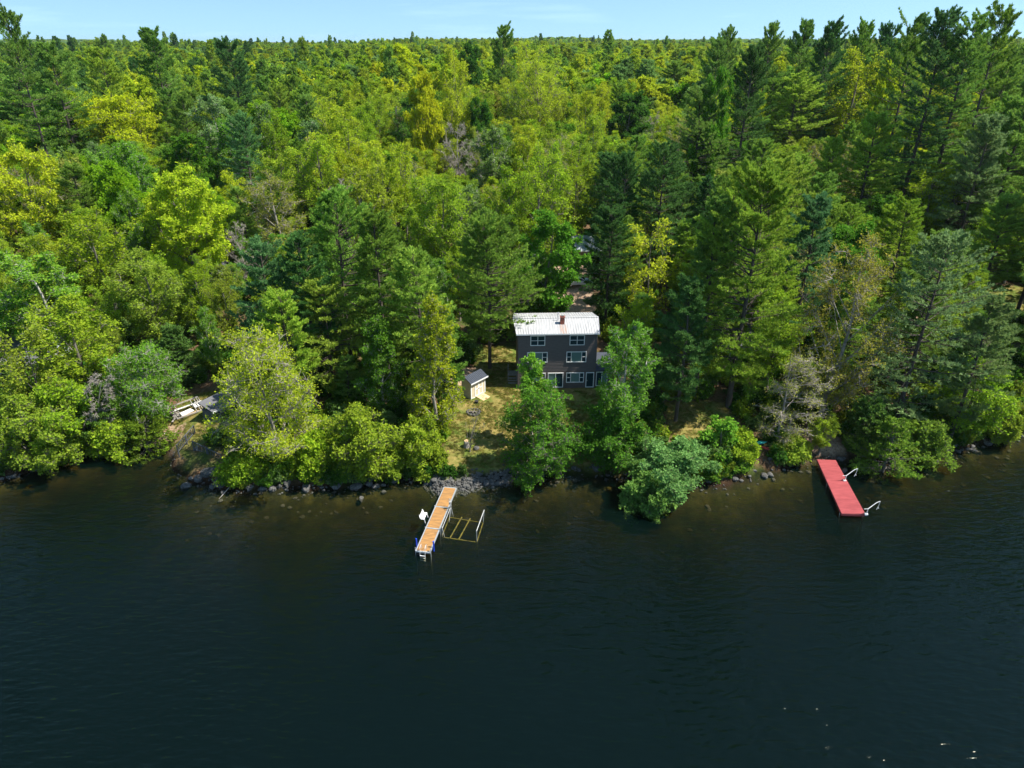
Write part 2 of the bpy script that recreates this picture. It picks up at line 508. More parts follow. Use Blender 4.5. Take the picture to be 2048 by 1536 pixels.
# ------------------------------------------------------------------ the lake: a closed body of dark brown-green water
m, n, l, out = new_mat('lake_water')
geo = n.new('ShaderNodeNewGeometry')
bump_in = None
hs_ = []
for (scx, scy, rot, s_, amp) in ((.6, 1.7, .40, 1.0, 1.0), (1.3, 2.9, .75, 1.0, .42), (.9, 2.2, -.2, 1.0, .5), (.16, .3, .2, 1.0, .5)):
    mp_ = n.new('ShaderNodeMapping')
    mp_.inputs['Scale'].default_value = (scx, scy, 1)
    mp_.inputs['Rotation'].default_value = (0, 0, rot)
    l.new(geo.outputs['Position'], mp_.inputs['Vector'])
    t = n.new('ShaderNodeTexNoise'); t.inputs['Scale'].default_value = s_; t.inputs['Detail'].default_value = 1
    t.inputs['Distortion'].default_value = .5
    l.new(mp_.outputs['Vector'], t.inputs['Vector'])
    mu = n.new('ShaderNodeMath'); mu.operation = 'MULTIPLY'; mu.inputs[1].default_value = amp
    l.new(t.outputs['Fac'], mu.inputs[0])
    hs_.append(mu.outputs[0])
s0 = hs_[0]
for h in hs_[1:]:
    ad = n.new('ShaderNodeMath'); ad.operation = 'ADD'
    l.new(s0, ad.inputs[0]); l.new(h, ad.inputs[1]); s0 = ad.outputs[0]
# wind patches: calm lanes and ruffled lanes
wp = noise(.035, 3, .55)
amp = mrange(wp, .38, .62, .5, 1.0)
bp = n.new('ShaderNodeBump'); bp.inputs['Distance'].default_value = .20
l.new(amp, bp.inputs['Strength']); l.new(s0, bp.inputs['Height'])
fr = n.new('ShaderNodeFresnel'); fr.inputs['IOR'].default_value = 1.333
l.new(bp.outputs['Normal'], fr.inputs['Normal'])
gl = n.new('ShaderNodeBsdfGlossy'); gl.inputs['Color'].default_value = (.70, .80, .70, 1); gl.inputs['Roughness'].default_value = .045
l.new(bp.outputs['Normal'], gl.inputs['Normal'])
tr = n.new('ShaderNodeBsdfTransparent'); tr.inputs['Color'].default_value = (.93, .94, .92, 1)
df = n.new('ShaderNodeBsdfDiffuse'); df.inputs['Color'].default_value = (.0008, .0036, .0030, 1)
ms = n.new('ShaderNodeAddShader')
l.new(tr.outputs[0], ms.inputs[0]); l.new(df.outputs[0], ms.inputs[1])
mx = n.new('ShaderNodeMixShader')
l.new(fr.outputs[0], mx.inputs['Fac']); l.new(ms.outputs[0], mx.inputs[1]); l.new(gl.outputs[0], mx.inputs[2])
l.new(mx.outputs[0], out.inputs['Surface'])
va = n.new('ShaderNodeVolumeAbsorption')
va.inputs['Color'].default_value = (.58, .50, .22, 1)
va.inputs['Density'].default_value = 1.2
l.new(va.outputs[0], out.inputs['Volume'])
w = MB().box(-500, 500, -250, 84, -14, 0)
wo_ = w.build('lake_water', m)
tag(wo_, 'dark rippled lake water in front of the wooded shore', None, None, 'structure')
# ------------------------------------------------------------------ buildings
def brick_mat():
    m, n, l, out = new_mat('chimney_brick')
    b = n.new('ShaderNodeBsdfPrincipled'); b.inputs['Roughness'].default_value = .9
    t = n.new('ShaderNodeTexCoord')
    mp_ = n.new('ShaderNodeMapping'); mp_.inputs['Rotation'].default_value = (math.pi / 2, 0, 0)
    l.new(t.outputs['Object'], mp_.inputs['Vector'])
    br = n.new('ShaderNodeTexBrick'); br.inputs['Scale'].default_value = 4.5
    br.inputs['Color1'].default_value = (.30, .065, .03, 1); br.inputs['Color2'].default_value = (.20, .05, .028, 1)
    br.inputs['Mortar'].default_value = (.25, .2, .17, 1); br.inputs['Mortar Size'].default_value = .018
    l.new(mp_.outputs[0], br.inputs['Vector']); l.new(br.outputs['Color'], b.inputs['Base Color'])
    l.new(b.outputs[0], out.inputs['Surface'])
    return m


def metal_roof(name, col, rust=False, rib=.32, axis=0):
    """standing-rib sheet roof; the ribs are geometry, this gives dirt streaks down the slope"""
    m, n, l, out = new_mat(name)
    b = n.new('ShaderNodeBsdfPrincipled'); b.inputs['Roughness'].default_value = .55
    t = n.new('ShaderNodeTexCoord')
    mp_ = n.new('ShaderNodeMapping'); mp_.inputs['Scale'].default_value = (5, .5, .5)
    l.new(t.outputs['Object'], mp_.inputs['Vector'])
    ns = n.new('ShaderNodeTexNoise'); ns.inputs['Scale'].default_value = 1.2; ns.inputs['Detail'].default_value = 7
    l.new(mp_.outputs[0], ns.inputs['Vector'])
    rp = n.new('ShaderNodeValToRGB')
    rp.color_ramp.elements[0].position, rp.color_ramp.elements[1].position = .3, .62
    rp.color_ramp.elements[0].color = (*[c * .72 for c in col], 1); rp.color_ramp.elements[1].color = (*col, 1)
    l.new(ns.outputs['Fac'], rp.inputs['Fac'])
    colr = rp.outputs['Color']
    sx0 = n.new('ShaderNodeSeparateXYZ'); l.new(t.outputs['Object'], sx0.inputs[0])      # dark line drawn beside each rib so the ribs show
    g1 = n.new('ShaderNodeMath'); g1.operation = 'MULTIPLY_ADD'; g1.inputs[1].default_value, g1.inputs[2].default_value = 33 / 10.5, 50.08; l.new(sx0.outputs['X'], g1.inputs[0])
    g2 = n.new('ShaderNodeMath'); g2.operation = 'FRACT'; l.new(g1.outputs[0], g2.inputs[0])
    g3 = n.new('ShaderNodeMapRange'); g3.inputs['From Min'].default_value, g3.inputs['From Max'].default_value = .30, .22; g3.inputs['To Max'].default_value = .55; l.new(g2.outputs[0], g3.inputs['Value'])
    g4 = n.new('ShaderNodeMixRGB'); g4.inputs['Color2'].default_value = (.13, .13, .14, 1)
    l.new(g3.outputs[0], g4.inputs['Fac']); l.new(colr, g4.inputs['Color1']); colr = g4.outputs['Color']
    if rust:      # rust run-off below the chimney (a stain with its own place on the sheet)
        sx_ = n.new('ShaderNodeSeparateXYZ'); l.new(t.outputs['Object'], sx_.inputs[0])
        ab = n.new('ShaderNodeMath'); ab.operation = 'SUBTRACT'; ab.inputs[1].default_value = 5.5; l.new(sx_.outputs['X'], ab.inputs[0])
        a2 = n.new('ShaderNodeMath'); a2.operation = 'ABSOLUTE'; l.new(ab.outputs[0], a2.inputs[0])
        m1 = n.new('ShaderNodeMapRange'); m1.inputs['From Min'].default_value, m1.inputs['From Max'].default_value = .62, .25; l.new(a2.outputs[0], m1.inputs['Value'])
        m2 = n.new('ShaderNodeMapRange'); m2.inputs['From Min'].default_value, m2.inputs['From Max'].default_value = 1.75, 1.35; l.new(sx_.outputs['Y'], m2.inputs['Value'])
        m3 = n.new('ShaderNodeMapRange'); m3.inputs['From Min'].default_value, m3.inputs['From Max'].default_value = .36, .58; l.new(ns.outputs['Fac'], m3.inputs['Value'])
        q1 = n.new('ShaderNodeMath'); q1.operation = 'MULTIPLY'; l.new(m1.outputs[0], q1.inputs[0]); l.new(m2.outputs[0], q1.inputs[1])
        q2 = n.new('ShaderNodeMath'); q2.operation = 'MULTIPLY'; l.new(q1.outputs[0], q2.inputs[0]); l.new(m3.outputs[0], q2.inputs[1])
        q3 = n.new('ShaderNodeMath'); q3.operation = 'MULTIPLY'; q3.inputs[1].default_value = .6; l.new(q2.outputs[0], q3.inputs[0])
        mx_ = n.new('ShaderNodeMixRGB'); mx_.inputs['Color2'].default_value = (.36, .15, .045, 1)
        l.new(q3.outputs[0], mx_.inputs['Fac']); l.new(colr, mx_.inputs['Color1']); colr = mx_.outputs['Color']
    l.new(colr, b.inputs['Base Color'])
    l.new(b.outputs[0], out.inputs['Surface'])
    return m


def glass_mat(name, col, rough=.06):
    m, n, l, out = new_mat(name)
    b = n.new('ShaderNodeBsdfPrincipled')
    b.inputs['Base Color'].default_value = (*col, 1); b.inputs['Roughness'].default_value = rough
    b.inputs['Specular IOR Level'].default_value = .6
    l.new(b.outputs[0], out.inputs['Surface'])
    return m


M['siding'] = pbr('dark_brown_siding', (.125, .108, .104), .7, .25, 1.3, (1, 1, 14), spec=.35)
M['siding_base'] = pbr('basement_siding', (.125, .10, .088), .75, .3, 1.3, (1, 1, 10))
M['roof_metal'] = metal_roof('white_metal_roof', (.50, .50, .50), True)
M['trim'] = pbr('white_trim', (.82, .82, .80), .5, .08, 3)
M['glass_dark'] = glass_mat('window_glass', (.018, .045, .055))
M['glass_shade'] = glass_mat('window_glass_with_pale_curtain', (.13, .22, .20))
M['brick'] = brick_mat()
M['shingle'] = pbr('dark_shingles', (.055, .065, .085), .9, .35, 2.0, (1, 8, 8), .3, 20)
M['beige'] = pbr('beige_panel', (.60, .52, .36), .8, .12, 4)
M['pale_wall'] = pbr('pale_grey_wall', (.5, .54, .56), .8, .12, 2)
M['tan_wall'] = pbr('tan_wall', (.34, .25, .17), .85, .15, 2)


def lap_wall(mb, x0, x1, y, z0, z1, step=.2, out=.03):
    """clapboards as real laps on a wall facing -y"""
    k = max(1, round((z1 - z0) / step)); h = (z1 - z0) / k
    V, Fc = [], []
    for i in range(k):
        za, zb = z0 + i * h, z0 + (i + 1) * h
        n0 = len(V)
        V += [(x0, y - out, za), (x1, y - out, za), (x1, y - .002, zb), (x0, y - .002, zb), (x0, y - .002, za), (x1, y - .002, za)]
        Fc += [(n0, n0 + 1, n0 + 2, n0 + 3), (n0 + 4, n0 + 5, n0 + 1, n0)]
    mb.add(V, Fc)


def window(parent, x0, x1, z0, z1, splits, y=0.0, curtain=(), rails=(), glass='glass_dark', name='window', t=.085):
    """framed window on a wall facing -y: frame with mullions, one pane mesh per light"""
    f = MB()
    f.box(x0, x1, y - .075, y + .02, z1 - t, z1); f.box(x0, x1, y - .085, y + .02, z0, z0 + t)
    f.box(x0, x0 + t, y - .075, y + .02, z0 + t, z1 - t); f.box(x1 - t, x1, y - .075, y + .02, z0 + t, z1 - t)
    xs = [x0 + t] + [x0 + (x1 - x0) * s for s in splits] + [x1 - t]
    for s in xs[1:-1]: f.box(s - t * .42, s + t * .42, y - .07, y + .02, z0 + t, z1 - t)
    for i in rails:
        a, b = xs[i] + (t * .42 if i else 0), xs[i + 1] - (t * .42 if i < len(xs) - 2 else 0)
        zc = (z0 + z1) / 2
        f.box(a, b, y - .062, y + .02, zc - .028, zc + .028)
    fo = f.build(name, M['trim'], parent)
    for i in range(len(xs) - 1):
        p = MB().box(xs[i] + .002, xs[i + 1] - .002, y - .035, y - .028, z0 + t * .8, z1 - t * .8)
        p.build('pane', M['glass_shade' if i in curtain else glass], fo)
    return fo


# --- the dark three-storey lake house
HX, HY, HZ = .75, 77.3, 3.0
HW, HD, HH = 9.58, 6.4, 7.42
house = thing('lake_house', 'dark brown three-storey house with a white metal roof above the lawn', 'house', (HX, HY, HZ), .035)
b = MB(); b.box(.0, HW, .0, HD, -.6, HH - .05)
b.add([(0, 0, HH - .05), (0, HD, HH - .05), (0, HD / 2, HH + .5), (HW, 0, HH - .05), (HW, HD, HH - .05), (HW, HD / 2, HH + .5)], [(0, 2, 1), (3, 4, 5)])
lap_wall(b, 0, HW, 0, 2.35, HH - .05)
b.build('wall', M['siding'], house)
b = MB(); lap_wall(b, 0, HW, 0, -.5, 2.33, .2, .03); b.build('lower_wall', M['siding_base'], house)
b = MB()                                                     # low side room at the right end
b.box(HW + .003, HW + 2.3, .25, 4.2, -.6, 2.3); lap_wall(b, HW + .003, HW + 2.3, .25, -.5, 2.3, .2, .03)
b.build('side_room', M['siding_base'], house)
b = MB(); b.prism([(HW + .01, -.15, 2.32), (HW + 2.6, -.15, 2.32), (HW + 2.6, 4.4, 2.75), (HW + .01, 4.4, 2.75)], (0, 0, .1)); b.build('side_roof', M['shingle'], house)
for x in (0, HW):                                            # corner boards
    MB().box(x - .05, x + .05, -.055, .07, -.4, HH - .08).build('corner_board', M['siding'], house)
# roof: two ribbed sheets; the ridge overhangs the gables a little more than the eaves do
b = MB()
eo, go_, rz0, rz1 = .38, .55, HH - .02, HH + .66
yr = HD / 2
def roof_pt(s, v, up=0.0):        # s: 0 left..1 right, v: 0 eave..1 ridge (front)
    g = .25 + (go_ - .25) * v
    return (-g + s * (HW + 2 * g), -eo + v * (yr + eo), rz0 + v * (rz1 - rz0) + up)
def roof_back(s, v, up=0.0):
    x, y, z = roof_pt(s, v, up)
    return (x, 2 * yr - y, z)
for fn in (roof_pt, roof_back):
    b.add([fn(0, 0), fn(1, 0), fn(1, 1), fn(0, 1), fn(0, 0, .07), fn(1, 0, .07), fn(1, 1, .07), fn(0, 1, .07)],
          [(3, 2, 1, 0), (4, 5, 6, 7), (0, 1, 5, 4), (1, 2, 6, 5), (2, 3, 7, 6), (3, 0, 4, 7)])
    nrb = 33
    for i in range(nrb + 1):
        s = min(max(i / nrb, .002), .998)
        a, c = Vector(fn(s, .004, .085)), Vector(fn(s, .985, .085))
        b.beam(a, c, .045, .035)
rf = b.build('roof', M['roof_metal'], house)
b = MB(); b.beam(roof_pt(0, 1, .1), roof_pt(1, 1, .1), .3, .05); b.build('ridge_cap', M['roof_metal'], rf)
b = MB(); b.beam(roof_pt(0, 0, -.02), roof_pt(1, 0, -.02), .03, .16); b.build('fascia', M['trim'], rf)
ch = MB().box(5.22, 5.74, 1.62, 2.14, HH + .05, HH + 1.35).build('chimney', M['brick'], house)
MB().box(5.18, 5.78, 1.58, 2.18, HH + 1.3, HH + 1.42).build('cap', M['brick'], ch)
MB().box(5.3, 5.66, 1.74, 2.08, HH + 1.4, HH + 1.46).build('flue', M['rope'], ch)
MB().box(5.08, 5.88, 1.5, 1.62, HH + .26, HH + .42).build('flashing', M['alu'], ch)
MB().tube([(5.0, 2.55, HH + .4), (5.0, 2.55, HH + 1.7)], .055).build('vent_pipe', M['alu'], house)
# windows and doors, measured off the photograph
window(house, 1.48, 3.27, 5.80, 7.12, (.5,), rails=(0, 1))
window(house, 6.24, 8.08, 5.80, 7.12, (.5,), rails=(0, 1))
window(house, 1.09, 3.60, 3.55, 4.93, (.25, .75), curtain=(1,), rails=(0, 2))
window(house, 5.92, 8.39, 3.52, 4.95, (.24, .76), curtain=(1,), rails=(0, 2))
window(house, 1.17, 3.42, .76, 2.12, (.25, .75), y=-.03, curtain=(1,), rails=(0, 2))
window(house, 5.99, 8.20, .76, 2.12, (.25, .75), y=-.03, curtain=(1,), rails=(0, 2))
window(house, 3.70, 5.62, .10, 2.12, (.5,), y=-.03, curtain=(0,), name='sliding_door')
d = window(house, 8.44, 9.46, .06, 2.12, (), y=-.03, glass='glass_dark', name='door')
MB().box(8.56, 8.62, -.12, -.075, .95, 1.1).build('handle', M['alu'], d)
window(house, 9.75, 11.2, .1, 2.05, (.5,), y=.22, curtain=(1,), name='sliding_door')
# side landing with steps at the left wall
lg = thing('side_landing', 'grey wooden landing with steps against the left wall of the dark house', 'landing', (HX - .05, HY + 2.0, gz(HX - .5, HY + 2)))
b = MB()
for i in range(6): b.box(-1.25, -.03, .02 + i * .24, .24 + i * .24, .78, .82)
b.build('deck', M['wood_grey'], lg)
for x, y in ((-1.2, .06), (-.1, .06), (-1.2, 1.4), (-.1, 1.4)): MB().box(x - .05, x + .05, y - .05, y + .05, -.2, 1.75 if x < -1 else .78).build('post', M['wood_grey'], lg)
b = MB(); b.box(-1.24, -1.16, .0, 1.48, 1.66, 1.74); b.box(-1.23, -1.17, .0, 1.48, 1.2, 1.26); b.build('railing', M['wood_grey'], lg)
b = MB()
for i in range(3): b.box(-1.2, -.08, -.3 - i * .27, -.02 - i * .27, .5 - i * .22, .55 - i * .22)
b.build('steps', M['wood_grey'], lg)

# --- the small white-trimmed shed
S0, S1 = on_ground(942, 799), on_ground(970.5, 783.5)
sdir = (S1 - S0); SL = sdir.length; srz = math.atan2(sdir.y, sdir.x)
shed = thing('garden_shed', 'small beige shed with white trim and a dark roof left of the house', 'shed', (S0.x, S0.y, (S0.z + S1.z) / 2 + .02), srz)
SD, SE, SR = 1.5, 2.25, 2.72
b = MB().box(0, SL, 0, SD, -.3, SE)
b.add([(0, 0, SE), (0, SD, SE), (0, SD / 2 + .1, SR), (SL, 0, SE), (SL, SD, SE), (SL, SD / 2 + .1, SR)], [(0, 2, 1), (3, 4, 5)])
b.build('wall', M['beige'], shed)
b = MB()
for x in (0, SL - .15): b.box(x, x + .15, -.035, -.002, -.2, SE)
b.box(.15, SL - .15, -.03, -.002, -.12, .04)
b.build('trim', M['trim'], shed)
for k in (0, 1):                                             # double door
    x0 = SL * .27 + k * SL * .27; x1 = x0 + SL * .265
    dr = MB().box(x0, x1, -.02, -.003, .05, SE - .1).build('door', M['beige'], shed)
    b = MB()
    for z in (.05, .95, SE - .23): b.box(x0 + .13, x1 - .13, -.04, -.02, z, z + .13)
    b.box(x0, x0 + .13, -.042, -.02, .05, SE - .1); b.box(x1 - .13, x1, -.042, -.02, .05, SE - .1)
    b.build('frame', M['trim'], dr)
    MB().box(x1 - .14 if k == 0 else x0 + .04, x1 - .04 if k == 0 else x0 + .14, -.075, -.042, .95, 1.02).build('latch', M['rope'], dr)
b = MB(); ov = .22
b.prism([(-ov, -.30, SE - .12), (SL + ov, -.30, SE - .12), (SL + ov, SD / 2 + .1, SR + .04), (-ov, SD / 2 + .1, SR + .04)], (0, 0, .06))
b.prism([(-ov, SD / 2 + .103, SR + .04), (SL + ov, SD / 2 + .103, SR + .04), (SL + ov, SD + .2, SE - .05), (-ov, SD + .2, SE - .05)], (0, 0, .06))
for i in range(12):
    x = -ov + .06 + i * (SL + 2 * ov - .12) / 11
    b.beam((x, -.29, SE - .04), (x, SD / 2 + .09, SR + .115), .04, .03)
b.build('roof', M['shingle'], shed)
MB().box(-ov - .02, SL + ov + .02, -.34, -.305, SE - .2, SE - .045).build('fascia', M['trim'], shed)
ramp_ = MB().prism([(SL * .30, -.05, .06), (SL * .80, -.05, .06), (SL * .80, -1.45, -.12), (SL * .30, -1.45, -.12)], (0, 0, .05)).build('ramp', M['wood_pale'])
ramp_.location, ramp_.rotation_euler = shed.location, (0, 0, srz)
tag(ramp_, 'pale plywood ramp leading up to the shed door', 'ramp')


def cottage(label, cat, x, y, rz, w_, d_, h_, pitch_h, wall, roof, wins=((.2, .45), (.6, .85)), z=None):
    t = thing('cottage', label, cat, (x, y, gz(x, y) - .1 if z is None else z), rz)
    b = MB().box(0, w_, 0, d_, -.8, h_)
    b.add([(0, 0, h_), (0, d_, h_), (0, d_ / 2, h_ + pitch_h), (w_, 0, h_), (w_, d_, h_), (w_, d_ / 2, h_ + pitch_h)], [(0, 2, 1), (3, 4, 5)])
    b.build('wall', M[wall], t)
    b = MB()
    for sgn in (0, 1):
        y0, y1 = (-.35, d_ / 2 - .002) if sgn == 0 else (d_ + .35, d_ / 2 + .002)
        b.prism([(-.35, y0, h_ - .25), (w_ + .35, y0, h_ - .25), (w_ + .35, y1, h_ + pitch_h + .02), (-.35, y1, h_ + pitch_h + .02)], (0, 0, .12))
    r_ = b.build('roof', M[roof], t)
    MB().box(-.36, w_ + .36, -.40, -.355, h_ - .32, h_ - .12).build('fascia', M['trim'], r_)
    for a, c in wins: window(t, w_ * a, w_ * c, 1.0, min(2.2, h_ - .4), (.5,), rails=(0, 1))
    dr = window(t, w_ * .47, w_ * .47 + .95, .1, 2.1, (), name='door') if w_ > 4 else None
    return t


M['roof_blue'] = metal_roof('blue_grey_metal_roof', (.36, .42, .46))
M['roof_grey'] = pbr('weathered_grey_shingles', (.13, .13, .14), .9, .35, 3, (1, 10, 10), .3, 20)
q = at_z(1150, 497, 9.6); cottage('cottage with a blue-grey metal roof deep in the trees beyond the parked car', 'house', q.x, q.y, .05, 8, 6, 2.8, 1.6, 'tan_wall', 'roof_blue')
q = at_z(1392, 722, 3.4); cottage('pale grey cottage half hidden under the huge spreading pine', 'house', q.x, q.y, .06, 7.5, 6, 3.0, 1.7, 'pale_wall', 'roof_grey')
q = at_z(-20, 745, 4.0); cottage('pale cottage behind the olive maple at the left end of the shore', 'house', q.x, q.y, -.2, 8, 6, 3.0, 1.8, 'pale_wall', 'roof_grey')
q = at_z(345, 585, 6.0); cottage('tan cottage behind the trunk of the brilliant lime maple', 'house', q.x, q.y, .15, 8, 6, 2.8, 1.6, 'tan_wall', 'roof_grey')
q = at_z(1962, 345, 14); cottage('grey-roofed house glimpsed among the trunks at the right edge', 'house', q.x, q.y, -.2, 9, 7, 3.0, 1.8, 'pale_wall', 'roof_grey')

# --- boathouse at the left point, with its dark deck rail
q0, q1 = at_z(428, 822, 3.9), at_z(478, 797, 3.9)
dv_ = q1 - q0; brz = math.atan2(dv_.y, dv_.x); bl_ = dv_.length
bh = thing('boathouse', 'low dark boathouse with a worn grey roof and white fascia at the left point', 'boathouse', (q0.x, q0.y, 1.6), brz)
b = MB().box(.0, bl_ + .8, .35, 2.2, -1.0, 2.0); b.build('wall', M['wood_dark'], bh)
b = MB().prism([(-.2, 0, 2.12), (bl_ + 1., 0, 2.12), (bl_ + 1., 2.4, 2.75), (-.2, 2.4, 2.75)], (0, 0, .1))
r_ = b.build('roof', M['roof_grey'], bh)
MB().box(-.22, bl_ + 1.02, -.05, -.003, 2.05, 2.24).build('fascia', M['trim'], r_)



def rail_fence(label, a, c, za, zc, h, step=.32):
    a, c = Vector((a.x, a.y, za)), Vector((c.x, c.y, zc))
    t = thing('deck_railing', label, 'railing', tuple(a))
    v = c - a; L_ = v.length
    up = Vector((0, 0, 1))
    b = MB()
    b.beam(up * h, v + up * h, .09, .06); b.beam(up * .14, v + up * .14, .06, .08)
    b.build('rail', M['wood_dark'], t)
    b = MB()
    k = int(L_ / step)
    for i in range(1, k): p = v * (i / k); b.beam(p + up * .12, p + up * (h - .02), .055)
    b.build('balusters', M['wood_dark'], t)
    for i in (0, .5, 1): MB().beam(v * i - up * 1.2, v * i + up * (h + .06), .11).build('post', M['wood_dark'], t)
    return t


za = 1.5
rail_fence('dark balustrade running down to the water in front of the boathouse', at_z(388, 898, za), at_z(445, 925, .9), za, .9, 1.0)
rail_fence('short dark railing beside the grassy path to the cove', at_z(357, 905, za), at_z(390, 866, 1.8), za, 1.8, .95)
dk = MB()
p0, p1, p2_, p3_ = at_z(388, 898, 1.48), at_z(445, 925, .88), at_z(475, 890, 1.0), at_z(410, 866, 1.6)
dk.prism([p0, p1, p2_, p3_], (0, 0, -.12))
tag(dk.build('shore_deck', M['wood_dark']), 'dark shore deck under the wide leaning maple', 'deck')
# ------------------------------------------------------------------ tree builders (vectorised)
def nrm(a): return a / np.maximum(np.linalg.norm(a, axis=-1, keepdims=True), 1e-9)


def tubes(P, R, s):
    """P (B,k,3) polylines with radii R (B,k) -> verts, quads"""
    B, k, _ = P.shape
    T = np.empty_like(P)
    T[:, 1:-1] = P[:, 2:] - P[:, :-2]
    T[:, 0], T[:, -1] = P[:, 1] - P[:, 0], P[:, -1] - P[:, -2]
    T = nrm(T)
    ref = np.where(np.abs(T[..., 2:3]) > .9, np.array([1., 0, 0]), np.array([0, 0, 1.]))
    A = nrm(np.cross(T, ref))
    C = np.cross(T, A)
    an = np.arange(s) * 2 * np.pi / s
    V = P[:, :, None] + R[:, :, None, None] * (A[:, :, None] * np.cos(an)[:, None] + C[:, :, None] * np.sin(an)[:, None])
    base = (np.arange(B)[:, None, None] * k + np.arange(k - 1)[None, :, None]) * s
    a, b_ = np.arange(s), (np.arange(s) + 1) % s
    Q = np.stack([base + a, base + b_, base + s + b_, base + s + a], -1).reshape(-1, 4)
    return V.reshape(-1, 3), Q


def bez(a, m_, c, k):
    t = np.linspace(0, 1, k)[None, :, None]
    return a[:, None] * (1 - t) ** 2 + 2 * m_[:, None] * t * (1 - t) + c[:, None] * t ** 2


def blades(C, D, N, L, W, fold=.12):
    """small folded diamonds: base C, direction D, normal N"""
    S = nrm(np.cross(D, N))
    N = np.cross(S, D)
    L, W = L[:, None], W[:, None]
    mid = C + D * L * .45 - N * L * fold * .5
    V = np.stack([C, mid + S * W * .5 + N * L * fold, C + D * L, mid - S * W * .5 + N * L * fold], 1)
    q = np.arange(len(C))[:, None] * 4 + np.arange(4)
    return V.reshape(-1, 3), q


class Geo:
    def __init__(s): s.v, s.q, s.n = [], [], 0

    def add(s, VQ):
        s.v.append(VQ[0]); s.q.append(VQ[1] + s.n); s.n += len(VQ[0])

    def get(s):
        return np.concatenate(s.v), np.concatenate(s.q)


def rdir(rng, n, up=0.0):
    d = rng.normal(size=(n, 3))
    d = nrm(d)
    d[:, 2] += up
    return nrm(d)


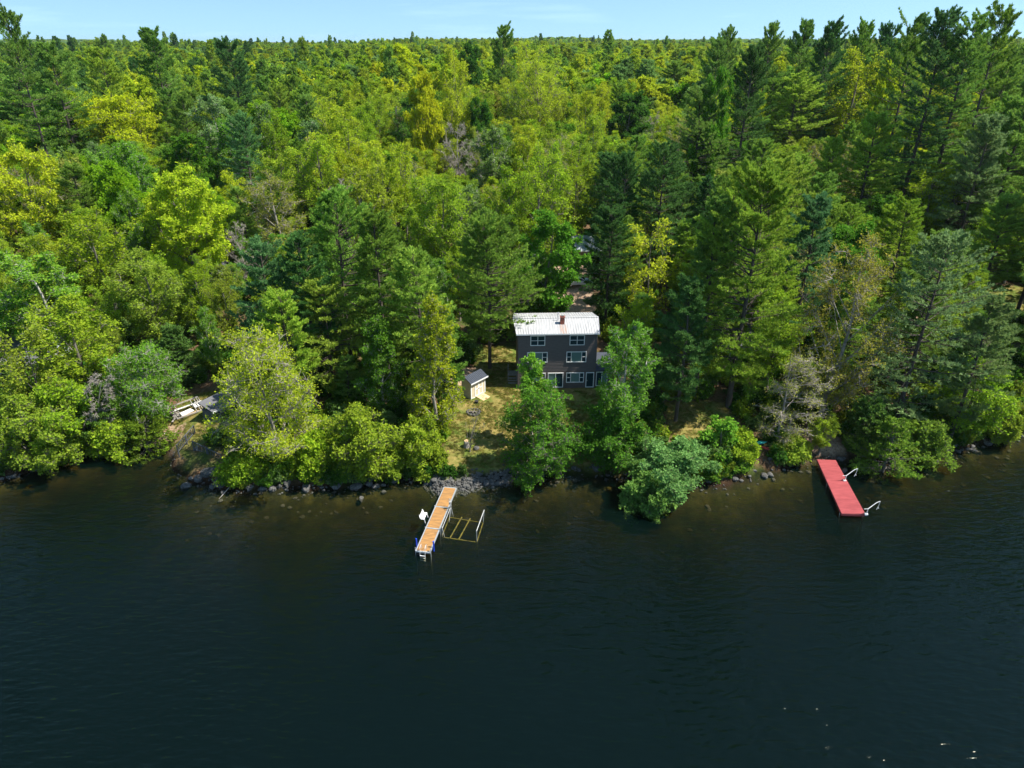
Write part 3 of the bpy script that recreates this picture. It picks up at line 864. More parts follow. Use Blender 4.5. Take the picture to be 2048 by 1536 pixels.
def broadleaf(seed, H, R, cb=.25, nl=14, ns=7, nt=12, lp=6, ll=.30, lw=.22, tuft=.22, rise=.6, shape='round', sub_r=.38, tip_r=.17,
              tr=None, lean=(0, 0), twig=.018, stems=1, flat=0.0, skew=(0, 0), ups=.5, rag=(.55, .88)):
    """deciduous tree: trunk, limbs, branches, twigs with a tuft of leaves at each twig end. Returns wood, leaves."""
    rng = np.random.default_rng(seed)
    W, F = Geo(), Geo()
    tr = tr or H * .0105 + .03
    lean = np.array([*lean, 0.])
    ph = rng.uniform(0, 6.28, 4)

    def spine(t):
        t = np.asarray(t, float)[..., None]
        wob = np.concatenate([np.sin(t * 5 + ph[0]) * .02, np.sin(t * 6 + ph[1]) * .02, 0 * t], -1) * H * np.minimum(t * 3, 1)
        return lean * t ** 1.4 + wob + np.array([0, 0, H * .93]) * t
    tt = np.linspace(0, 1, 10)
    W.add(tubes(spine(tt)[None], (tr * (1 - tt) ** .8 + .02)[None] * np.where(tt < .01, 1.35, 1), 7))
    if stems > 1:
        for k in range(stems - 1):
            a = rng.uniform(0, 6.28)
            e = np.array([np.cos(a), np.sin(a), 0]) * R * .5 + spine(.75)
            W.add(tubes(bez(spine([0.0]), spine([.3]) + (e - spine(.3)) * .3, e[None], 8), (tr * .7 * (1 - np.linspace(0, .9, 8)))[None], 6))
    hz = cb + (1 - cb) * (np.arange(nl) + rng.uniform(.1, .9, nl)) / nl
    x = (hz - cb) / (1 - cb)
    if shape == 'round': pr = np.sin(np.pi * np.clip(x * .86 + .1, 0, 1)) ** .65
    elif shape == 'cone': pr = (1.04 - x) ** .75 * np.minimum(1, .55 + x * 2.5)
    elif shape == 'vase': pr = np.clip(.35 + x * 1.1, 0, 1) * np.clip((1.06 - x) * 3.0, 0, 1) ** .6
    else: pr = np.clip((1.03 - x) * 2.2, 0, 1) ** .5 * np.minimum(1, .75 + x)
    az = np.arange(nl) * 2.39996 + rng.uniform(-.5, .5, nl)
    r = R * pr * rng.uniform(*rag, nl) * (1 + .18 * np.sin(az * 2 + ph[2]))
    o3 = np.stack([np.cos(az), np.sin(az), 0 * az], -1)
    end = spine(hz) + o3 * r[:, None]
    end[:, :2] += np.array(skew) * x[:, None]
    end[:, 2] = hz * H * (1 - flat * .1)
    st = np.clip(hz - (r * rise + .4) / H, .10, .96)
    b0 = spine(st)
    mid = b0 * .55 + end * .45 + o3 * (r * .12)[:, None] + np.array([0, 0, 1]) * (r * .08)[:, None]
    k = 7
    LP = bez(b0, mid, end, k)
    lr = tr * .42 * (1 - st)[:, None] ** .6 * (1 - np.linspace(0, .82, k))[None]
    W.add(tubes(LP, np.maximum(lr, .012), 5))
    # branches
    u = rng.uniform(.35, 1.0, (nl, ns))
    f = u * (k - 1) * .999
    i0 = f.astype(int)
    w_ = (f - i0)[..., None]
    ii = np.arange(nl)[:, None]
    pb = LP[ii, i0] * (1 - w_) + LP[ii, np.minimum(i0 + 1, k - 1)] * w_
    od = rng.normal(size=(nl, ns, 3))
    od[..., :2] += o3[:, None, :2] * .7
    od[..., 2] = od[..., 2] * (1 - flat) + ups
    od = nrm(od)
    sr = sub_r * R * rng.uniform(.35, 1.0, (nl, ns, 1)) * (.45 + .55 * pr[:, None, None])
    sc_ = pb + od * sr
    A, B_ = pb.reshape(-1, 3), sc_.reshape(-1, 3)
    BP = bez(A, (A + B_) / 2 + rng.normal(size=A.shape) * .1 * sr.reshape(-1, 1), B_, 4)
    W.add(tubes(BP, np.tile(np.array([tr * .15 + .012, tr * .11 + .01, tr * .07 + .008, .012]), (len(A), 1)), 4))
    # twigs
    ns2 = len(B_)
    td = rng.normal(size=(ns2, nt, 3))
    td[..., 2] = td[..., 2] * (1 - flat) + ups * .6
    td += nrm(B_ - A)[:, None] * .5
    td = nrm(td)
    tl = tip_r * R * rng.uniform(.25, 1.15, (ns2, nt, 1))
    us = rng.uniform(.55, 1, (ns2, nt, 1))
    tb = A[:, None] * (1 - us) + B_[:, None] * us
    tip = tb + td * tl
    T0, T1 = tb.reshape(-1, 3), tip.reshape(-1, 3)
    if twig:
        TP = np.stack([T0, (T0 + T1) / 2 + rng.normal(size=T0.shape) * .04, T1], 1)
        W.add(tubes(TP, np.tile(np.array([twig, twig * .8, twig * .4]), (len(T0), 1)), 3))
    if lp:
        nT = len(T1)
        D = rdir(rng, nT * lp, .15)
        C = np.repeat(T1, lp, 0) + D * rng.uniform(0, tuft, (nT * lp, 1)) * .6 + rng.normal(size=(nT * lp, 3)) * tuft * .35
        N = rdir(rng, nT * lp, .9)
        sz = np.exp(rng.normal(size=nT * lp) * .26)
        F.add(blades(C, D, N, ll * sz * rng.uniform(.85, 1.15, nT * lp), lw * sz))
    return W, F


def conifer(seed, H, R, bare=.22, gap=.85, nb=5, K=12, Mt=3, nn=5, bl=.32, bw=.10, droop=0.0, tr=None, power=.8, lean=(0, 0), dens=1.0,
            irregular=.35, dead=8, up=.45, fan=.38, fork=0, lateral=55, flag=(0, 0)):
    """pine-like tree: whorls of level branches with flat fans of needle tufts. Returns wood, needles."""
    rng = np.random.default_rng(seed)
    W, F = Geo(), Geo()
    tr = tr or H * .0105 + .03
    ln = np.array([*lean, 0.])
    ph = rng.uniform(0, 6.28, 3)

    def spine(z):
        t = np.asarray(z, float)[..., None] / H
        return ln * t ** 1.3 + np.concatenate([np.sin(t * 4 + ph[0]) * .012 * H * t, np.sin(t * 5 + ph[1]) * .012 * H * t, 0 * t], -1) + np.array([0, 0, H]) * t
    zz = np.linspace(0, H * .985, 12)
    W.add(tubes(spine(zz)[None], (tr * (1 - zz / H) ** .85 + .025)[None], 8))
    zs, z = [], bare * H
    while z < H - .5:
        m_ = rng.integers(max(2, nb - 1), nb + 2)
        for _ in range(m_): zs.append(z + rng.normal() * gap * .16)
        z += gap * rng.uniform(.7, 1.3) * (1.0 - .55 * z / H)
    z0 = np.clip(np.array(zs), .3, H - .15)
    B = len(z0)
    t = (z0 - bare * H) / (H * (1 - bare))
    az = rng.uniform(0, 6.28, B) + np.arange(B) * 2.4
    prof = np.minimum(1, 1.22 * np.clip(1 - t, .0, 1) ** power + .03) * (.62 + .38 * np.clip(t / .22, 0, 1))
    asym = 1 + .22 * np.sin(az + ph[2]) + .12 * np.sin(z0 * 1.7 + az * 2)
    L = R * prof * asym * (1 - irregular * rng.random(B) ** 1.6) + .15
    L = np.maximum(np.minimum(L, R * 1.25), .45 + .06 * R)
    hd = np.stack([np.cos(az), np.sin(az), 0 * az], -1)
    hd[:, :2] += np.array(flag) * .8
    hd = nrm(hd)
    a = -.10 - droop + .95 * np.clip(t, 0, 1) ** 1.6 + rng.normal(size=B) * .08
    bq = .16 + droop * .35
    kk = 6
    uu = np.linspace(0, 1, kk)
    P = spine(z0)[:, None] + hd[:, None] * (L[:, None] * uu)[..., None]
    P[..., 2] += L[:, None] * (a[:, None] * uu + bq * uu ** 2.2)
    sw = rng.normal(size=(B, 1)) * .10 * L[:, None]
    P[..., :2] += (np.stack([-hd[:, 1], hd[:, 0]], -1)[:, None]) * (sw * uu ** 2)[..., None]
    br = (.012 + .011 * L)[:, None] * (1 - .85 * uu)[None]
    W.add(tubes(P, br, 4))
    # side branchlets
    u = np.clip(np.linspace(.22, .99, K)[None] + rng.normal(size=(B, K)) * .03, .1, .995)
    f = u * (kk - 1) * .999
    i0 = f.astype(int)
    w_ = (f - i0)[..., None]
    bi = np.arange(B)[:, None]
    S0 = P[bi, i0] * (1 - w_) + P[bi, i0 + 1] * w_
    side = np.where(np.arange(K) % 2 == 0, 1, -1)[None] * np.ones((B, 1))
    ang = np.radians(lateral) * rng.uniform(.55, 1.25, (B, K)) * side * (1.05 - .55 * u)
    ca, sa = np.cos(ang), np.sin(ang)
    D = np.stack([hd[:, None, 0] * ca - hd[:, None, 1] * sa, hd[:, None, 0] * sa + hd[:, None, 1] * ca, a[:, None] * .6 + 2 * bq * u * .5 + .10 + rng.normal(size=(B, K)) * .08 - droop * .4], -1)
    D = nrm(D)
    sl = (fan * L[:, None] * (1.12 - u) + .22) * rng.uniform(.7, 1.2, (B, K))
    keep = rng.random((B, K)) < dens * np.clip(.55 + u, 0, 1) * np.clip(.25 + L[:, None] / 2.2, 0, 1)
    S0, D, sl = S0[keep], D[keep], sl[keep]
    S1 = S0 + D * sl[:, None]
    W.add(tubes(np.stack([S0, S1], 1), np.tile(np.array([.014, .006]), (len(S0), 1)), 3))
    # needle tufts along the branchlets
    v = np.linspace(.5, 1.02, Mt)[None] + rng.normal(size=(len(S0), Mt)) * .06
    TC = (S0[:, None] + D[:, None] * (sl[:, None] * v)[..., None]).reshape(-1, 3)
    TD = np.repeat(D, Mt, 0)
    nT = len(TC)
    ND = nrm(np.repeat(TD, nn, 0) * .75 + rng.normal(size=(nT * nn, 3)) * .55 + np.array([0, 0, up]))
    C = np.repeat(TC, nn, 0) + rng.normal(size=(nT * nn, 3)) * .05
    N = rdir(rng, nT * nn, .7)
    F.add(blades(C, ND, N, bl * rng.uniform(.7, 1.25, nT * nn), bw * rng.uniform(.7, 1.3, nT * nn), .06))
    # leader tuft
    tp = spine(np.array([H]))
    nl_ = 8
    F.add(blades(np.repeat(tp, nl_, 0) - np.array([0, 0, .3]), rdir(rng, nl_, 1.2), rdir(rng, nl_, .2), np.full(nl_, bl * 1.2), np.full(nl_, bw)))
    if dead:
        zd = rng.uniform(.12, max(bare, .2) + .12, dead) * H
        ad = rng.uniform(0, 6.28, dead)
        Ld = R * rng.uniform(.25, .6, dead)
        hd2 = np.stack([np.cos(ad), np.sin(ad), rng.uniform(-.35, .1, dead)], -1)
        Pd = spine(zd)[:, None] + hd2[:, None] * (Ld[:, None] * np.linspace(0, 1, 4))[..., None]
        W.add(tubes(Pd, np.tile(np.array([.03, .025, .018, .008]), (dead, 1)), 3))
    return W, F


def conifer_mesh(name, wmat, lmat, W, F):
    return (mesh_np(name + '_wood', *W.get(), mats=[M[wmat]], smooth=True), mesh_np(name + '_leaves', *F.get(), mats=[M[lmat]]) if F.n else None)


# kind: (object name, everyday category, builder, wood material, leaf material, default parameters)
KIND = {
    'pine':    ('white_pine', 'pine tree', conifer, 'bark_pine', 'needle', dict(bare=.22, gap=1.0, nb=5, K=11, Mt=3, nn=9, bl=.36, bw=.10, power=.62, up=.7, irregular=.45)),
    'tallpine': ('white_pine', 'pine tree', conifer, 'bark_pine', 'needle', dict(bare=.38, gap=1.1, nb=4, K=11, Mt=3, nn=9, bl=.38, bw=.11, power=.42, up=.7, irregular=.55)),
    'cedar':   ('cedar_tree', 'cedar tree', conifer, 'bark_grey', 'needle', dict(bare=.03, gap=.42, nb=6, K=9, Mt=3, nn=6, bl=.26, bw=.13, droop=.12, power=.75, dead=0, up=.3, irregular=.25)),
    'maple':   ('maple_tree', 'maple tree', broadleaf, 'bark_grey', 'leaf', dict(cb=.28, nl=18, ns=8, nt=10, lp=9, ll=.24, lw=.18, tuft=.40, shape='vase', rise=1.3, ups=.7)),
    'lime':    ('maple_tree', 'maple tree', broadleaf, 'bark_grey', 'leaf', dict(cb=.22, nl=18, ns=9, nt=22, lp=8, ll=.28, lw=.22, shape='round', rise=.7, flat=.35, ups=.45, tip_r=.15)),
    'oak':     ('oak_tree', 'oak tree', broadleaf, 'bark_grey', 'leaf', dict(cb=.28, nl=22, ns=9, nt=20, lp=7, ll=.38, lw=.30, shape='round', rise=.5, flat=.6, ups=.3, tip_r=.14, twig=.02)),
    'birch':   ('birch_tree', 'birch tree', broadleaf, 'bark_birch', 'leaf', dict(cb=.22, nl=20, ns=8, nt=16, lp=7, ll=.19, lw=.15, shape='round', rise=1.1, ups=.35, tip_r=.17)),
    'budding': ('maple_tree', 'maple tree', broadleaf, 'bark_pale', 'leaf', dict(cb=.2, nl=20, ns=8, nt=14, lp=4, ll=.17, lw=.13, shape='round', rise=1.3, ups=.6, tuft=.3, twig=.02)),
    'bare':    ('bare_tree', 'bare tree', broadleaf, 'bark_pale', 'leaf', dict(cb=.25, nl=18, ns=9, nt=14, lp=0, shape='vase', rise=1.2, ups=.6, twig=.026)),
    'shrub':   ('leafy_shrub', 'shrub', broadleaf, 'bark_grey', 'leaf', dict(cb=.06, nl=20, ns=8, nt=14, lp=6, ll=.22, lw=.17, shape='round', rise=.6, stems=4, ups=.45, tip_r=.2, rag=(.3, 1.08), sub_r=.42)),
}
TINT = {
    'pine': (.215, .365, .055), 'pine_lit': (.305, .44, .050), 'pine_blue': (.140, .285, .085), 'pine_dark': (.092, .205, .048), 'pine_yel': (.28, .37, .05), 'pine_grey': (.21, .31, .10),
    'yg': (.385, .48, .026), 'yg2': (.285, .42, .028), 'yg3': (.42, .47, .026), 'olive': (.27, .37, .035), 'gold': (.47, .53, .022), 'lime': (.45, .56, .030), 'lime2': (.24, .43, .020),
    'green': (.120, .275, .026), 'dkgreen': (.062, .170, .020), 'birch': (.185, .37, .036), 'soft': (.185, .315, .080), 'rust': (.30, .315, .050), 'tan': (.33, .36, .065),
    'alder': (.185, .335, .080), 'cedar': (.20, .315, .034), 'hem': (.11, .215, .040), 'none': (.2, .2, .2),
}
RNG = random.Random(11)
PROTO = {}


def proto(kind, i):
    """shared tree meshes for the repeats: three or more shapes per kind"""
    if (kind, i) not in PROTO:
        name, cat, fn, wm, lm, par = KIND[kind]
        Hh, Rr = {'pine': (21, 4.6), 'tallpine': (27, 5.2), 'cedar': (11, 2.6), 'shrub': (4, 2.3), 'birch': (15, 3.6), 'maple': (19, 4.6), 'lime': (17, 5), 'oak': (18, 6.5), 'budding': (17, 4.2), 'bare': (16, 3.8)}[kind]
        p = dict(par)
        PROTO[kind, i] = (conifer_mesh(name, wm, lm, *fn(100 * (1 + list(KIND).index(kind)) + i, Hh, Rr, **p)), Hh, Rr)
    return PROTO[kind, i]


TREES = []


def tree(kind, x, y, H, R, tint, label=None, own=None, seed=0, group=None, rz=None, info=None, wood=None):
    name, cat, fn, wm, lm, par = KIND[kind]
    t = thing(name, label, cat, (x, y, gz(x, y) - .12), RNG.uniform(0, 6.28) if rz is None else rz, group)
    if own is not None:
        p = dict(par); p.update(own)
        wmesh, lmesh = conifer_mesh(name, wood or wm, lm, *fn(seed, H, R, **p))
        s = (1, 1, 1)
    else:
        (wmesh, lmesh), h0, r0 = proto(kind, seed % 4)
        s = (R / r0, R / r0, H / h0)
    a = link('trunk', wmesh, t)
    a.scale = s
    if lmesh:
        c = link('crown', lmesh, t)
        c.scale = s
        j = RNG.uniform(.86, 1.14)
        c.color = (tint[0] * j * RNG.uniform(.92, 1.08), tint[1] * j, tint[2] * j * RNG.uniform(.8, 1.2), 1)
    TREES.append((t, kind, x, y, H, R, info))
    return t


def solve(px, py, H, Y=None):
    """where a tree of height H must stand for its top to show at photo pixel (px, py)"""
    if Y is None:
        d = ray(px, py)
        lo, hi = 40., 900.
        for _ in range(50):
            mid = (lo + hi) / 2
            z = CAM_H + d[2] * mid / d[1]
            if z > gz(d[0] * mid / d[1], mid) + H: lo = mid
            else: hi = mid
        Y = lo
    p = at_y(px, py, Y)
    return p.x, Y, p.z - gz(p.x, Y)
# ------------------------------------------------------------------ trees one can tell apart: (kind, photo x and y of the top, height m, crown width px, tint, label, options)
O = {}
HERO = [
    # shore, from the left
    ('maple', 40, 660, 13, 170, 'olive', 'olive broad-crowned maple over the water at the left end of the shore', dict(own=dict(shape='round', nt=16, lp=5, cb=.08, ll=.26))),
    ('shrub', 35, 800, 8, 190, 'olive', 'low olive thicket dipping into the lake at the left end of the shore', dict(own=dict(nl=22, nt=22, tip_r=.14))),
    ('shrub', 120, 770, 8.5, 170, 'yg2', 'rounded yellow-green bush over the water, second from the left end of the shore', dict(own=dict(nl=22, nt=22, tip_r=.14))),
    ('cedar', 190, 770, 8, 110, 'hem', 'dark green cedar at the waterline between two yellow-green bushes', dict(own=O)),
    ('shrub', 215, 840, 4.6, 110, 'yg2', 'small bush hanging over the water beside the little cove', dict(own=O)),
    ('cedar', 282, 838, 4.4, 120, 'cedar', 'low spreading yellow-green cedar beside the path to the cove', dict(own=dict(gap=.3, droop=.2))),
    ('birch', 268, 690, 10, 180, 'birch', 'fresh green birch with bare lower twigs above the lumber pile', dict(own=dict(nl=24, nt=18, lp=5, shape='round', cb=.18, lean=(1, -1)))),
    ('bare', 165, 740, 10, 90, 'none', 'grey dead tree leaning among olive maples near the left cove', dict(own=dict(lean=(2.2, -1)))),
    ('maple', 120, 590, 15, 190, 'yg2', 'yellow-green maple behind the olive maple at the left end of the shore', {}),
    ('maple', 515, 652, 12.5, 285, 'yg', 'wide yellow-budded maple with pale limbs leaning over the shore rocks', dict(Y=63.5, own=dict(shape='round', nl=26, ns=9, nt=12, lp=8, ll=.18, lw=.14, tuft=.3, cb=.10, lean=(.2, -2.2), twig=.026, flat=.4, rise=.8, sub_r=.33), wood='bark_pale')),
    ('shrub', 715, 826, 6, 150, 'yg2', 'rounded yellow-green shrub above the boulders, left of the wooden dock', dict(Y=61.9, own=dict(nl=20, nt=20))),
    ('shrub', 620, 870, 4, 90, 'yg2', 'small green shrub on the bank under the wide leaning maple', dict(Y=61.6, own=O)),
    ('maple', 862, 590, 17, 145, 'yg', 'tall slim yellow-budded maple left of the shed, wide at the foot', dict(Y=67.5, own=dict(shape='cone', cb=.1, nl=26, ns=8, nt=11, lp=8, ll=.17, lw=.14, tuft=.3, twig=.024), wood='bark_pale')),
    ('shrub', 842, 845, 5.2, 105, 'yg2', 'olive leafy shrub on the bank just left of the wooden dock', dict(Y=63.5, own=O)),
    ('birch', 752, 630, 14.5, 120, 'green', 'dark fresh-green birch between the pines and the slim yellow maple', dict(Y=71, own=dict(shape='cone', nt=18))),
    ('shrub', 480, 918, 3, 90, 'yg2', 'low olive-green bush under the left side of the wide leaning maple', dict(Y=61.0, own=O)),
    ('shrub', 785, 905, 3, 90, 'olive', 'low ragged bush over the boulders between the rounded shrub and the wooden dock', dict(Y=62.6, own=O)),
    # pines left of the house
    ('pine', 665, 385, 23, 200, 'pine', 'tall feathery pine, highest of the cluster left of the house', dict(own=O)),
    ('pine', 748, 425, 22, 150, 'pine', 'green pine just right of the highest pine in the cluster', dict(own=O)),
    ('pine', 515, 492, 18, 150, 'pine_blue', 'dull blue-green pine at the left end of the pine cluster', dict(own=O)),
    ('pine', 598, 475, 19, 130, 'pine_dark', 'narrow dark pine behind the tall feathery pine', dict(own=O)),
    ('pine', 640, 560, 17, 170, 'pine_lit', 'bright-tipped pine with layered boughs, front of the cluster', dict(Y=76, own=dict(bare=.12))),
    ('pine', 560, 585, 15, 120, 'pine_lit', 'small yellowish pine at the front left of the cluster', dict(own=O)),
    ('pine', 830, 500, 18.5, 150, 'pine_lit', 'layered pine behind the slim yellow maple', dict(own=O)),
    ('pine', 975, 440, 20.5, 185, 'pine', 'big full pine standing left of the house, its boughs over the roof corner', dict(Y=83, own=dict(bare=.26, nb=6, gap=.8, irregular=.2))),
    ('pine', 884, 625, 13, 90, 'pine', 'short pine behind the shed under the big full pine', dict(own=O)),
    # around the house
    ('birch', 1078, 778, 12, 172, 'green', 'dark green birch on the bank in front of the house', dict(Y=62.0, own=dict(shape='full', cb=.02, nl=32, ns=9, nt=13, lp=7, ll=.18, lw=.14, rise=.6, ups=.25, twig=.016), wood='bark_grey')),
    ('birch', 1068, 712, 12.8, 60, 'birch', 'thin birch shoot reaching across the middle left window of the house', dict(Y=66, own=dict(cb=.55, nl=12, nt=14, lean=(-.4, 0)))),
    ('birch', 1258, 648, 15.5, 138, 'birch', 'bright green white-stemmed birch at the right corner of the house', dict(Y=66, own=dict(shape='round', cb=.36, nl=22, ns=8, nt=14, lp=7, ll=.19, lw=.15, stems=2))),
    ('shrub', 1222, 822, 6.3, 130, 'green', 'deep green bush around the foot of the white-stemmed birch', dict(own=dict(nl=22, ns=9, nt=20))),
    ('shrub', 1345, 888, 5.3, 185, 'alder', 'rounded blue-green alder bush overhanging the water', dict(Y=60.6, own=dict(nl=34, ns=10, nt=22, lp=6, ll=.21, lw=.19, flat=.3, skew=(0, -.8), tip_r=.13, sub_r=.32, cb=.02))),
    ('shrub', 1300, 945, 3.6, 130, 'alder', 'lower blue-green alder bush drooping nearest the water', dict(Y=57.8, own=dict(nl=24, ns=9, nt=20, lp=6, ll=.21, lw=.19, flat=.3, tip_r=.14, cb=.02))),
    ('maple', 1308, 445, 15.5, 150, 'yg3', 'open-branched maple with loose yellow tufts behind the house', dict(own=dict(nl=14, ns=6, nt=8, lp=6, ll=.3, lw=.24, shape='round', twig=.022))),
    ('maple', 1085, 300, 22, 150, 'yg2', 'tall pale maple with visible grey limbs right behind the house', dict(own=dict(shape='round', nl=22))),
    ('lime', 1100, 415, 18.5, 150, 'green', 'fresh green leafy maple edging the driveway behind the house', dict(own=O)),
    ('birch', 1062, 500, 13, 110, 'green', 'fresh green birch between the big full pine and the driveway', dict(own=O)),
    ('maple', 1020, 330, 20, 110, 'yg2', 'slender yellow-green maple left of the tall pale maple behind the house', {}),
    # right of the house
    ('tallpine', 1530, 345, 28, 245, 'pine_lit', 'huge spreading pine with orange-tipped boughs right of the birch', dict(Y=73, own=dict(bare=.15, nb=5, gap=1.05, power=.55, irregular=.35, K=16))),
    ('pine', 1440, 395, 24, 130, 'pine', 'upright pine just left of the huge spreading pine', dict(own=O)),
    ('pine', 1385, 560, 17, 120, 'pine_dark', 'shaded pine behind the white-stemmed birch', dict(own=O)),
    ('pine', 1640, 390, 22, 130, 'pine_blue', 'bluish pine behind the huge spreading pine on its right', dict(own=O)),
    ('budding', 1722, 482, 20, 210, 'rust', 'rust-tinted budding maple with a pale trunk above the red dock', dict(Y=71, own=dict(nl=30, ns=8, nt=13, lp=6, cb=.16, shape='round', lean=(.8, 0)))),
    ('budding', 1590, 690, 9.5, 150, 'tan', 'leaning maple with sideways bare branches left of the red dock', dict(Y=67, own=dict(nl=26, ns=9, nt=12, lp=2, ll=.15, lw=.11, flat=.7, skew=(2.5, -.6), rise=.3, ups=.1, cb=.05))),
    ('shrub', 1448, 838, 4.5, 80, 'birch', 'bright leafy shrub under the huge spreading pine near the kayaks', dict(own=dict(nl=10, nt=10))),
    ('shrub', 1490, 872, 3, 80, 'yg2', 'ragged yellow-green bush on the bank above the large slanting boulder', dict(Y=64.0, own=O)),
    ('shrub', 1590, 880, 2.6, 70, 'olive', 'low olive bush on the bank just left of the red dock', dict(Y=65.5, own=O)),
    ('tallpine', 1895, 478, 24, 235, 'pine_grey', 'straggly grey-green pine with bare drooping limbs right of the red dock', dict(Y=70, own=dict(bare=.12, nb=4, gap=1.1, droop=.12, irregular=.45, dead=26, power=.5, dens=.75))),
    ('pine', 1990, 600, 17, 130, 'pine_grey', 'pale pine beside the small lawn at the right edge', dict(own=O)),
    ('cedar', 1795, 842, 4.8, 150, 'cedar', 'low bright green hemlock drooping over the water beside the red dock', dict(Y=63.2, own=dict(gap=.42, nb=5, droop=.20, bl=.24, flag=(-.15, -.4), irregular=.6, power=1.0))),
    ('cedar', 1745, 800, 6, 90, 'hem', 'dark hemlock behind the low bright hemlock near the red dock', dict(own=O)),
    ('shrub', 1860, 850, 4.5, 105, 'cedar', 'green shrub on the bank right of the low bright hemlock', dict(own=O)),
    ('maple', 1965, 720, 9, 150, 'yg2', 'yellow-green maple over the bank at the right end of the shore', dict(own=dict(shape='round', cb=.08))),
    ('shrub', 2020, 800, 5, 100, 'olive', 'olive shrub at the water at the right end of the shore', dict(own=O)),
    ('maple', 1655, 830, 5, 70, 'olive', 'small olive sapling on the bank above the red dock', {}),
    # middle distance, left side
    ('oak', 218, 180, 21, 215, 'gold', 'large golden oak with a domed crown on the left', dict(own=dict(nl=26))),
    ('lime', 100, 195, 20, 135, 'lime2', 'bright green maple touching the left side of the golden oak', {}),
    ('lime', 350, 342, 19, 190, 'lime', 'brilliant lime maple, brightest tree on the left', dict(own=dict(nl=24, nt=24))),
    ('lime', 30, 290, 20, 190, 'yg', 'large yellow-green maple at the left edge', dict(own=O)),
    ('lime', 268, 150, 23, 90, 'lime', 'lime maple showing just above the golden oak', dict(Y=200)),
    ('birch', 420, 190, 21, 110, 'soft', 'soft green birch right of the golden oak', {}),
    ('lime', 365, 262, 18, 105, 'green', 'dark fresh-green maple between the golden oak and the brilliant lime maple', {}),
    ('birch', 455, 235, 19, 110, 'green', 'deep green birch above and right of the brilliant lime maple', {}),
    ('birch', 50, 500, 16, 170, 'birch', 'soft green birch below the large yellow-green maple at the left edge', {}),
    ('maple', 175, 420, 17, 160, 'yg2', 'yellow-green maple left of the brilliant lime maple', {}),
    ('maple', 270, 500, 15, 150, 'olive', 'olive maple under the brilliant lime maple', {}),
    ('budding', 540, 340, 17, 130, 'tan', 'brownish budding maple right of the brilliant lime maple', {}),
    ('bare', 470, 440, 12, 70, 'none', 'grey bare tree between the lime maple and the pine cluster', {}),
    ('pine', 300, 60, 27, 105, 'pine', 'round-topped pine breaking the skyline above the golden oak', dict(Y=210)),
    ('pine', 460, 78, 26, 100, 'pine_dark', 'dark pine right of the round-topped skyline pine', dict(Y=195)),
    ('pine', 480, 230, 21, 90, 'pine_blue', 'blue-green pine between the deep green birch and the pale maples', {}),
    ('tallpine', 15, 33, 30, 95, 'pine', 'tall pine at the left edge of the skyline', dict(Y=150)),
    ('pine', 95, 90, 25, 110, 'pine', 'broad pine on the skyline between the left edge pine and the golden oak', dict(Y=175)),
    ('pine', 200, 95, 25, 100, 'pine_lit', 'yellowish pine behind the golden oak', dict(Y=190)),
    ('pine', 30, 150, 22, 130, 'pine', 'layered pine under the tall pine at the left edge', {}),
    # middle distance, centre
    ('pine', 1004, 52, 30, 75, 'pine', 'lone tall pine standing above the central skyline', dict(Y=235)),
    ('lime', 938, 82, 24, 65, 'dkgreen', 'dark round-crowned tree left of the lone skyline pine', dict(Y=245)),
    ('maple', 1075, 96, 24, 140, 'yg', 'large yellow-green maple below the lone skyline pine', dict(Y=200, own=dict(nl=24, nt=16))),
    ('maple', 910, 100, 22, 90, 'yg', 'yellow-green maple left of the large one below the skyline pine', dict(Y=185)),
    ('lime', 828, 178, 21, 130, 'green', 'dark fresh-green maple in the middle of the pale central wood', dict(own=O)),
    ('oak', 842, 140, 20, 75, 'gold', 'golden-tinted oak just above the dark fresh-green central maple', dict(Y=170)),
    ('lime', 958, 190, 20, 60, 'dkgreen', 'small dark green crown amid the pale central maples', {}),
    ('lime', 1262, 180, 20, 95, 'dkgreen', 'dark green rounded maple at the right of the pale central wood', {}),
    ('bare', 915, 242, 17, 85, 'none', 'silver-grey bare tree in the centre of the wood', dict(own=O)),
    ('birch', 985, 252, 18, 105, 'soft', 'soft mossy-green rounded tree right of the silver-grey bare tree', {}),
    ('oak', 790, 82, 22, 90, 'gold', 'orange-tinted round oak near the skyline left of centre', dict(Y=300)),
    ('maple', 560, 300, 18, 110, 'yg2', 'pale maple above the brownish budding maple', {}),
    ('maple', 720, 330, 19, 130, 'olive', 'olive maple above the tall feathery pine', {}),
    ('maple', 880, 350, 19, 130, 'yg2', 'yellow-green maple below the silver-grey bare tree', {}),
    # middle distance, right side
    ('pine', 1350, 122, 24, 90, 'pine', 'pointed pine right of the pale central wood', {}),
    ('pine', 1405, 178, 26, 150, 'pine', 'broad dark pine below the pointed pine', dict(own=O)),
    ('pine', 1330, 290, 22, 130, 'pine_dark', 'very dark pine behind the open-branched yellow maple', dict(own=O)),
    ('pine', 1225, 420, 17, 120, 'pine_dark', 'dark pine shading the driveway behind the house', dict(own=O)),
    ('pine', 1510, 92, 28, 120, 'pine_dark', 'dark conical pine in front of the pale right-hand treetops', dict(Y=150)),
    ('pine', 1600, 150, 25, 130, 'pine_lit', 'lit pine right of the dark conical pine', {}),
    ('pine', 1690, 130, 26, 130, 'pine_lit', 'yellow-green lit pine with steep boughs on the right slope', {}),
    ('pine', 1760, 230, 24, 140, 'pine_lit', 'sunlit pine below the steep-boughed pine on the right slope', {}),
    ('tallpine', 1895, 30, 34, 135, 'pine_dark', 'giant dark pine, tallest on the right skyline', dict(Y=128, own=dict(bare=.25))),
    ('tallpine', 1955, 38, 34, 120, 'pine', 'giant pine just right of the tallest dark pine', dict(Y=126, own=dict(bare=.25))),
